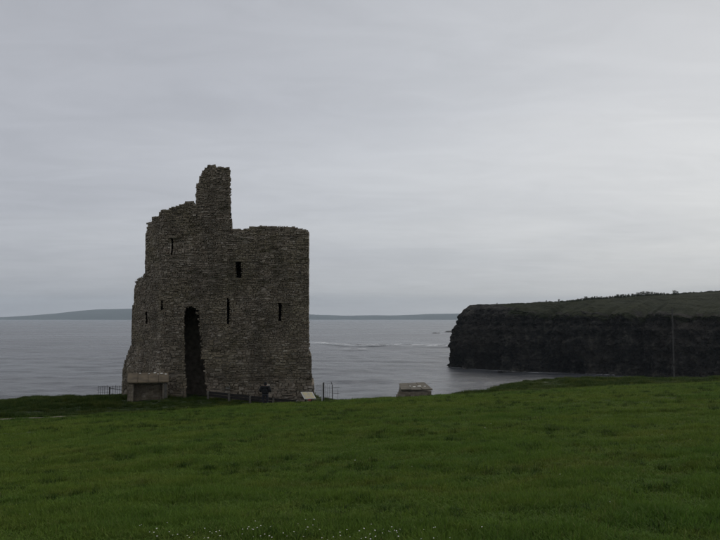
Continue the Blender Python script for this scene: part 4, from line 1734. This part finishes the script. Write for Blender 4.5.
def scatter_object(name, mat, clumps, pts, scl, rot, variant, **props):
    """one object: clump meshes plus loose scatter points; nodes copy the clumps onto the points"""
    V, Fa, kind = [], [], []
    for vi, (v, f) in enumerate(clumps):
        n = len(V)
        V += v
        Fa += [tuple(n + i for i in q) for q in f]
        kind += [vi] * len(v)
    nb = len(V)
    me = bpy.data.meshes.new(name)
    me.from_pydata(V + pts.tolist(), [], Fa)
    N = nb + len(pts)
    at_ = me.attributes.new('kind_id', 'INT', 'POINT')
    at_.data.foreach_set('value', np.r_[kind, np.full(len(pts), -1)].astype(np.int32))
    at_ = me.attributes.new('scl', 'FLOAT_VECTOR', 'POINT')
    s = np.ones((N, 3))
    s[nb:] = scl
    at_.data.foreach_set('vector', s.ravel())
    at_ = me.attributes.new('rotz', 'FLOAT_VECTOR', 'POINT')
    r = np.zeros((N, 3))
    r[nb:] = rot
    at_.data.foreach_set('vector', r.ravel())
    at_ = me.attributes.new('var', 'INT', 'POINT')
    at_.data.foreach_set('value', np.r_[np.zeros(nb), variant].astype(np.int32))
    me.materials.append(mat)
    o = link(name, me, None, None, **props)
    ng = bpy.data.node_groups.new(name + '_scatter', 'GeometryNodeTree')
    ng.interface.new_socket('Geometry', in_out='INPUT', socket_type='NodeSocketGeometry')
    ng.interface.new_socket('Geometry', in_out='OUTPUT', socket_type='NodeSocketGeometry')
    n, l = ng.nodes, ng.links
    gi, go = n.new('NodeGroupInput'), n.new('NodeGroupOutput')

    def attr(nm, ty):
        a = n.new('GeometryNodeInputNamedAttribute')
        a.data_type = ty
        a.inputs['Name'].default_value = nm
        return a.outputs['Attribute']

    def sel(val):
        sp = n.new('GeometryNodeSeparateGeometry')
        sp.domain = 'POINT'
        c = n.new('FunctionNodeCompare')
        c.data_type = 'INT'
        c.operation = 'EQUAL'
        l.new(attr('kind_id', 'INT'), c.inputs[2])
        c.inputs[3].default_value = val
        l.new(gi.outputs[0], sp.inputs[0])
        l.new(c.outputs[0], sp.inputs['Selection'])
        return sp.outputs['Selection']
    g2i = n.new('GeometryNodeGeometryToInstance')
    for vi in reversed(range(len(clumps))):
        l.new(sel(vi), g2i.inputs[0])
    m2p = n.new('GeometryNodeMeshToPoints')
    l.new(sel(-1), m2p.inputs['Mesh'])
    iop = n.new('GeometryNodeInstanceOnPoints')
    l.new(m2p.outputs[0], iop.inputs['Points'])
    l.new(g2i.outputs[0], iop.inputs['Instance'])
    iop.inputs['Pick Instance'].default_value = True
    l.new(attr('var', 'INT'), iop.inputs['Instance Index'])
    l.new(attr('rotz', 'FLOAT_VECTOR'), iop.inputs['Rotation'])
    l.new(attr('scl', 'FLOAT_VECTOR'), iop.inputs['Scale'])
    l.new(iop.outputs[0], go.inputs[0])
    md = o.modifiers.new('scatter', 'NODES')
    md.node_group = ng
    return o


def wedge_points(n, y0, y1, half=0.56, pad=6.0, power=1.0):
    y = y0 + (y1 - y0) * RNG.random(n) ** power
    x = (RNG.random(n) * 2 - 1) * (half * y + pad)
    return x, y


def build_grass():
    rr = random.Random(21)
    C = [clump(rr, 26, 0.11, 0.075, 0.007, 0.9) for _ in range(5)]
    sets = []
    for (n, y0, y1) in ((76000, 3.0, 14.0), (70000, 14.0, 27.0), (66000, 27.0, 63.0)):
        x, y = wedge_points(n, y0, y1)
        sets.append((x, y, y0))
    x = np.concatenate([s[0] for s in sets])
    y = np.concatenate([s[1] for s in sets])
    far = np.interp(y, [5, 14, 27, 62], [1.0, 1.15, 1.5, 2.2])
    ok = (rough_mask(x, y) < 0.9) & ~on_path(x, y) & (edge_dist(x, y) > 0.3)
    x, y, far = x[ok], y[ok], far[ok]
    z = ground_h(x, y)
    tall = 0.55 + 1.1 * np.clip((fbm(x * 1.1, y * 1.1, 3) - 0.38) * 3, 0, 1) + 1.0 * (RNG.random(len(x)) > 0.985)
    sz = far * RNG.uniform(0.75, 1.2, len(x))
    scl = np.c_[sz * 1.1, sz * 1.1, tall * (0.6 + 0.4 * far) * RNG.uniform(0.8, 1.2, len(x))]
    rot = np.c_[RNG.normal(0, 0.12, len(x)), RNG.normal(0, 0.12, len(x)), RNG.random(len(x)) * 6.28]
    scatter_object('pasture_grass', M['turf'], C, np.c_[x, y, z], scl, rot, RNG.integers(0, 5, len(x)),
                   kind='stuff', label='short green pasture grass covering the sloping field', category='grass')
    # darker tussocks dotted over the pasture
    C2 = [clump(rr, 42, 0.10, 0.15, 0.008, 1.0) for _ in range(3)]
    x, y = wedge_points(14500, 5.0, 60.0, power=0.85)
    ok = (rough_mask(x, y) < 0.5) & (fbm(x * 0.5 + 9, y * 0.9, 3) > 0.50) & ~on_path(x, y)
    x, y = x[ok], y[ok]
    s = RNG.uniform(0.5, 1.35, len(x)) * np.interp(y, [6, 14, 40], [0.75, 1.0, 1.3])
    scatter_object('tussock_grass', M['tussock'], C2, np.c_[x, y, ground_h(x, y)], np.c_[s, s, s * 0.85],
                   np.c_[RNG.normal(0, 0.1, len(x)), RNG.normal(0, 0.1, len(x)), RNG.random(len(x)) * 6.28], RNG.integers(0, 3, len(x)),
                   kind='stuff', label='darker tufts of coarse grass dotted over the field', category='grass')
    # rough grass on the bank and along the cliff edge
    C3 = [clump(rr, 60, 0.22, 0.30, 0.014, 1.0) for _ in range(4)]
    n = 90000
    x = RNG.uniform(-52, 62, n)
    y = RNG.uniform(45, 100, n)
    d = edge_dist(x, y)
    ok = (rough_mask(x, y) > 0.3) & (d > -2.5) & (~on_path(x, y)) & (np.abs(x) < 0.58 * y + 4)
    # not inside the castle or the huts
    fy = front_y(x, np.full(len(x), 19.0))
    ok &= ~((x > OUT[:, 0].min() - 0.2) & (x < -3.6) & (y > fy - 0.1) & (y < fy + 6.0))
    for (hx0, hx1, hy0, hy1) in ((-17.6, -14.3, 55.1, 58.2), (2.4, 5.5, 54.2, 56.8)):
        ok &= ~((x > hx0) & (x < hx1) & (y > hy0) & (y < hy1))
    x, y = x[ok], y[ok]
    s = RNG.uniform(0.7, 1.25, len(x))
    ht = 0.30 + 0.95 * np.clip((fbm(x * 0.45 + 3, y * 0.45, 3) - 0.32) * 2.6, 0, 1)
    trod = (x > -17) & (x < 8) & (y < 58.5)          # grazed around the castle foot
    ht = np.where(trod, ht * 0.55, ht)
    scatter_object('rough_grass', M['rough'], C3, np.c_[x, y, ground_h(x, y)], np.c_[s, s, s * ht],
                   np.c_[RNG.normal(0, 0.12, len(x)), RNG.normal(0, 0.12, len(x)), RNG.random(len(x)) * 6.28], RNG.integers(0, 4, len(x)),
                   kind='stuff', label='dark rough grass along the bank and the cliff edge', category='grass')


build_grass()


def build_daisies():
    white = simple('petal_white', (0.60, 0.60, 0.57), (0.72, 0.72, 0.69), 30, 0.7)
    yellow = simple('daisy_centre', (0.5, 0.36, 0.04), (0.6, 0.42, 0.06), 30, 0.7)
    stem_m = M['turf']
    pet = MB()
    for i in range(11):
        a = 2 * pi * i / 11
        c, s = cos(a), sin(a)
        n = len(pet.v)
        pet.v += [(c * .003 - s * .002, s * .003 + c * .002, 0), (c * .003 + s * .002, s * .003 - c * .002, 0),
                  (c * .015 + s * .0035, s * .015 - c * .0035, .002), (c * .018, s * .018, .001), (c * .015 - s * .0035, s * .015 + c * .0035, .002)]
        pet.f.append((n, n + 1, n + 2, n + 3, n + 4))
    pm = make_mesh('petals', pet.v, pet.f)
    pm.materials.append(white)
    cen = MB()
    cen.tube((0, 0, -0.001), (0, 0, 0.005), 0.006, 0.003, 8)
    cm = make_mesh('flower_centre', cen.v, cen.f)
    cm.materials.append(yellow)
    st = MB()
    st.tube((0.005, 0, -0.12), (0, 0, 0), 0.0015, 0.001, 4)
    sm = make_mesh('stem', st.v, st.f)
    sm.materials.append(stem_m)
    rr = random.Random(77)
    pts = []
    for i in range(85):
        px = rr.choice([rr.gauss(262, 45), rr.uniform(130, 440), rr.uniform(130, 440), rr.uniform(340, 400)])
        py = 536 + rr.gauss(-1, 5.5)
        if px < 320:
            py -= 2
        pts.append((px, min(py, 546), False))
    WHERE = ['in the field below and right of the wedge roofed hut', 'highest of the close pair right of the wedge roofed hut', 'far right on the upper field under the pole',
             'in the middle of the field, below the pair under the hut', 'below the wedge roofed hut, halfway down the field', 'just below the person at the castle foot',
             'near the left edge low in the field', 'low in the middle of the field right of the foreground patch', 'straight below the information board, farther up than its neighbours',
             'below the wire fence, middle of the field', 'between the castle and hut, halfway down the field', 'close to the right edge of the field',
             'below the breach, high on the left field', 'left side of the field, below the railing', 'rightmost of two at the bottom edge, right of the patch',
             'leftmost of two at the bottom edge, right of the patch', 'at the bottom edge just right of the foreground patch', 'right half of the field, halfway down', 'right half of the field, low down']
    for px, py in ((485, 428), (491, 424), (662, 434), (514, 456), (412, 468), (242, 413), (30, 515), (450, 540), (300, 455), (330, 468), (355, 461), (690, 440), (180, 430), (60, 457),
                   (482, 533), (466, 532), (390, 532), (560, 475), (610, 505)):
        pts.append((px, py, True))
    for px, py, far in pts:
        u, v = (px - 360) / 760.0, (270 - py) / 760.0
        d = np.array((u, cos(PITCH) - v * sin(PITCH), sin(PITCH) + v * cos(PITCH)))
        t = 4.0
        while t < 70 and EYE + d[2] * t > float(ground_h(d[0] * t, d[1] * t)) + 0.10:
            t += 0.15
        x, y = d[0] * t, d[1] * t
        z = float(ground_h(x, y)) + rr.uniform(0.085, 0.12)
        if far:
            lab, grp = 'single white daisy ' + WHERE.pop(0), 'scattered daisies in the field'
        else:
            lab, grp = 'small white daisy open in the patch at the bottom edge of the field', 'daisies in the foreground patch'
        o = thing('daisy', (x, y, z), lab, 'flower', grp, rr.uniform(0, 6))
        k = rr.uniform(0.25, 0.48) * (1.0 if not far else max(1.0, min(t / 12, 2.2)))
        o.scale = (k, k, k)
        o.rotation_euler = (rr.uniform(0.1, 0.6), rr.uniform(-0.3, 0.3), rr.uniform(-0.5, 0.5))
        link('petals', pm, None, o)
        link('flower_centre', cm, None, o)
        link('stem', sm, None, o)


build_daisies()


# ------------------------------------------------------------------ haze
def build_haze():
    m = bpy.data.materials.new('sea_air')
    m.use_nodes = True
    n, l = m.node_tree.nodes, m.node_tree.links
    n.clear()
    v = n.new('ShaderNodeVolumePrincipled')
    v.inputs['Color'].default_value = (0.78, 0.90, 1.0, 1)
    v.inputs['Density'].default_value = 6.0e-5
    o = n.new('ShaderNodeOutputMaterial')
    l.new(v.outputs[0], o.inputs['Volume'])
    mb = MB()
    mb.box(-30000, 30000, -16000, 16000, -22, 420)
    mb.obj('haze', m, None, kind='stuff')


build_haze()
print('objects', len(bpy.data.objects))
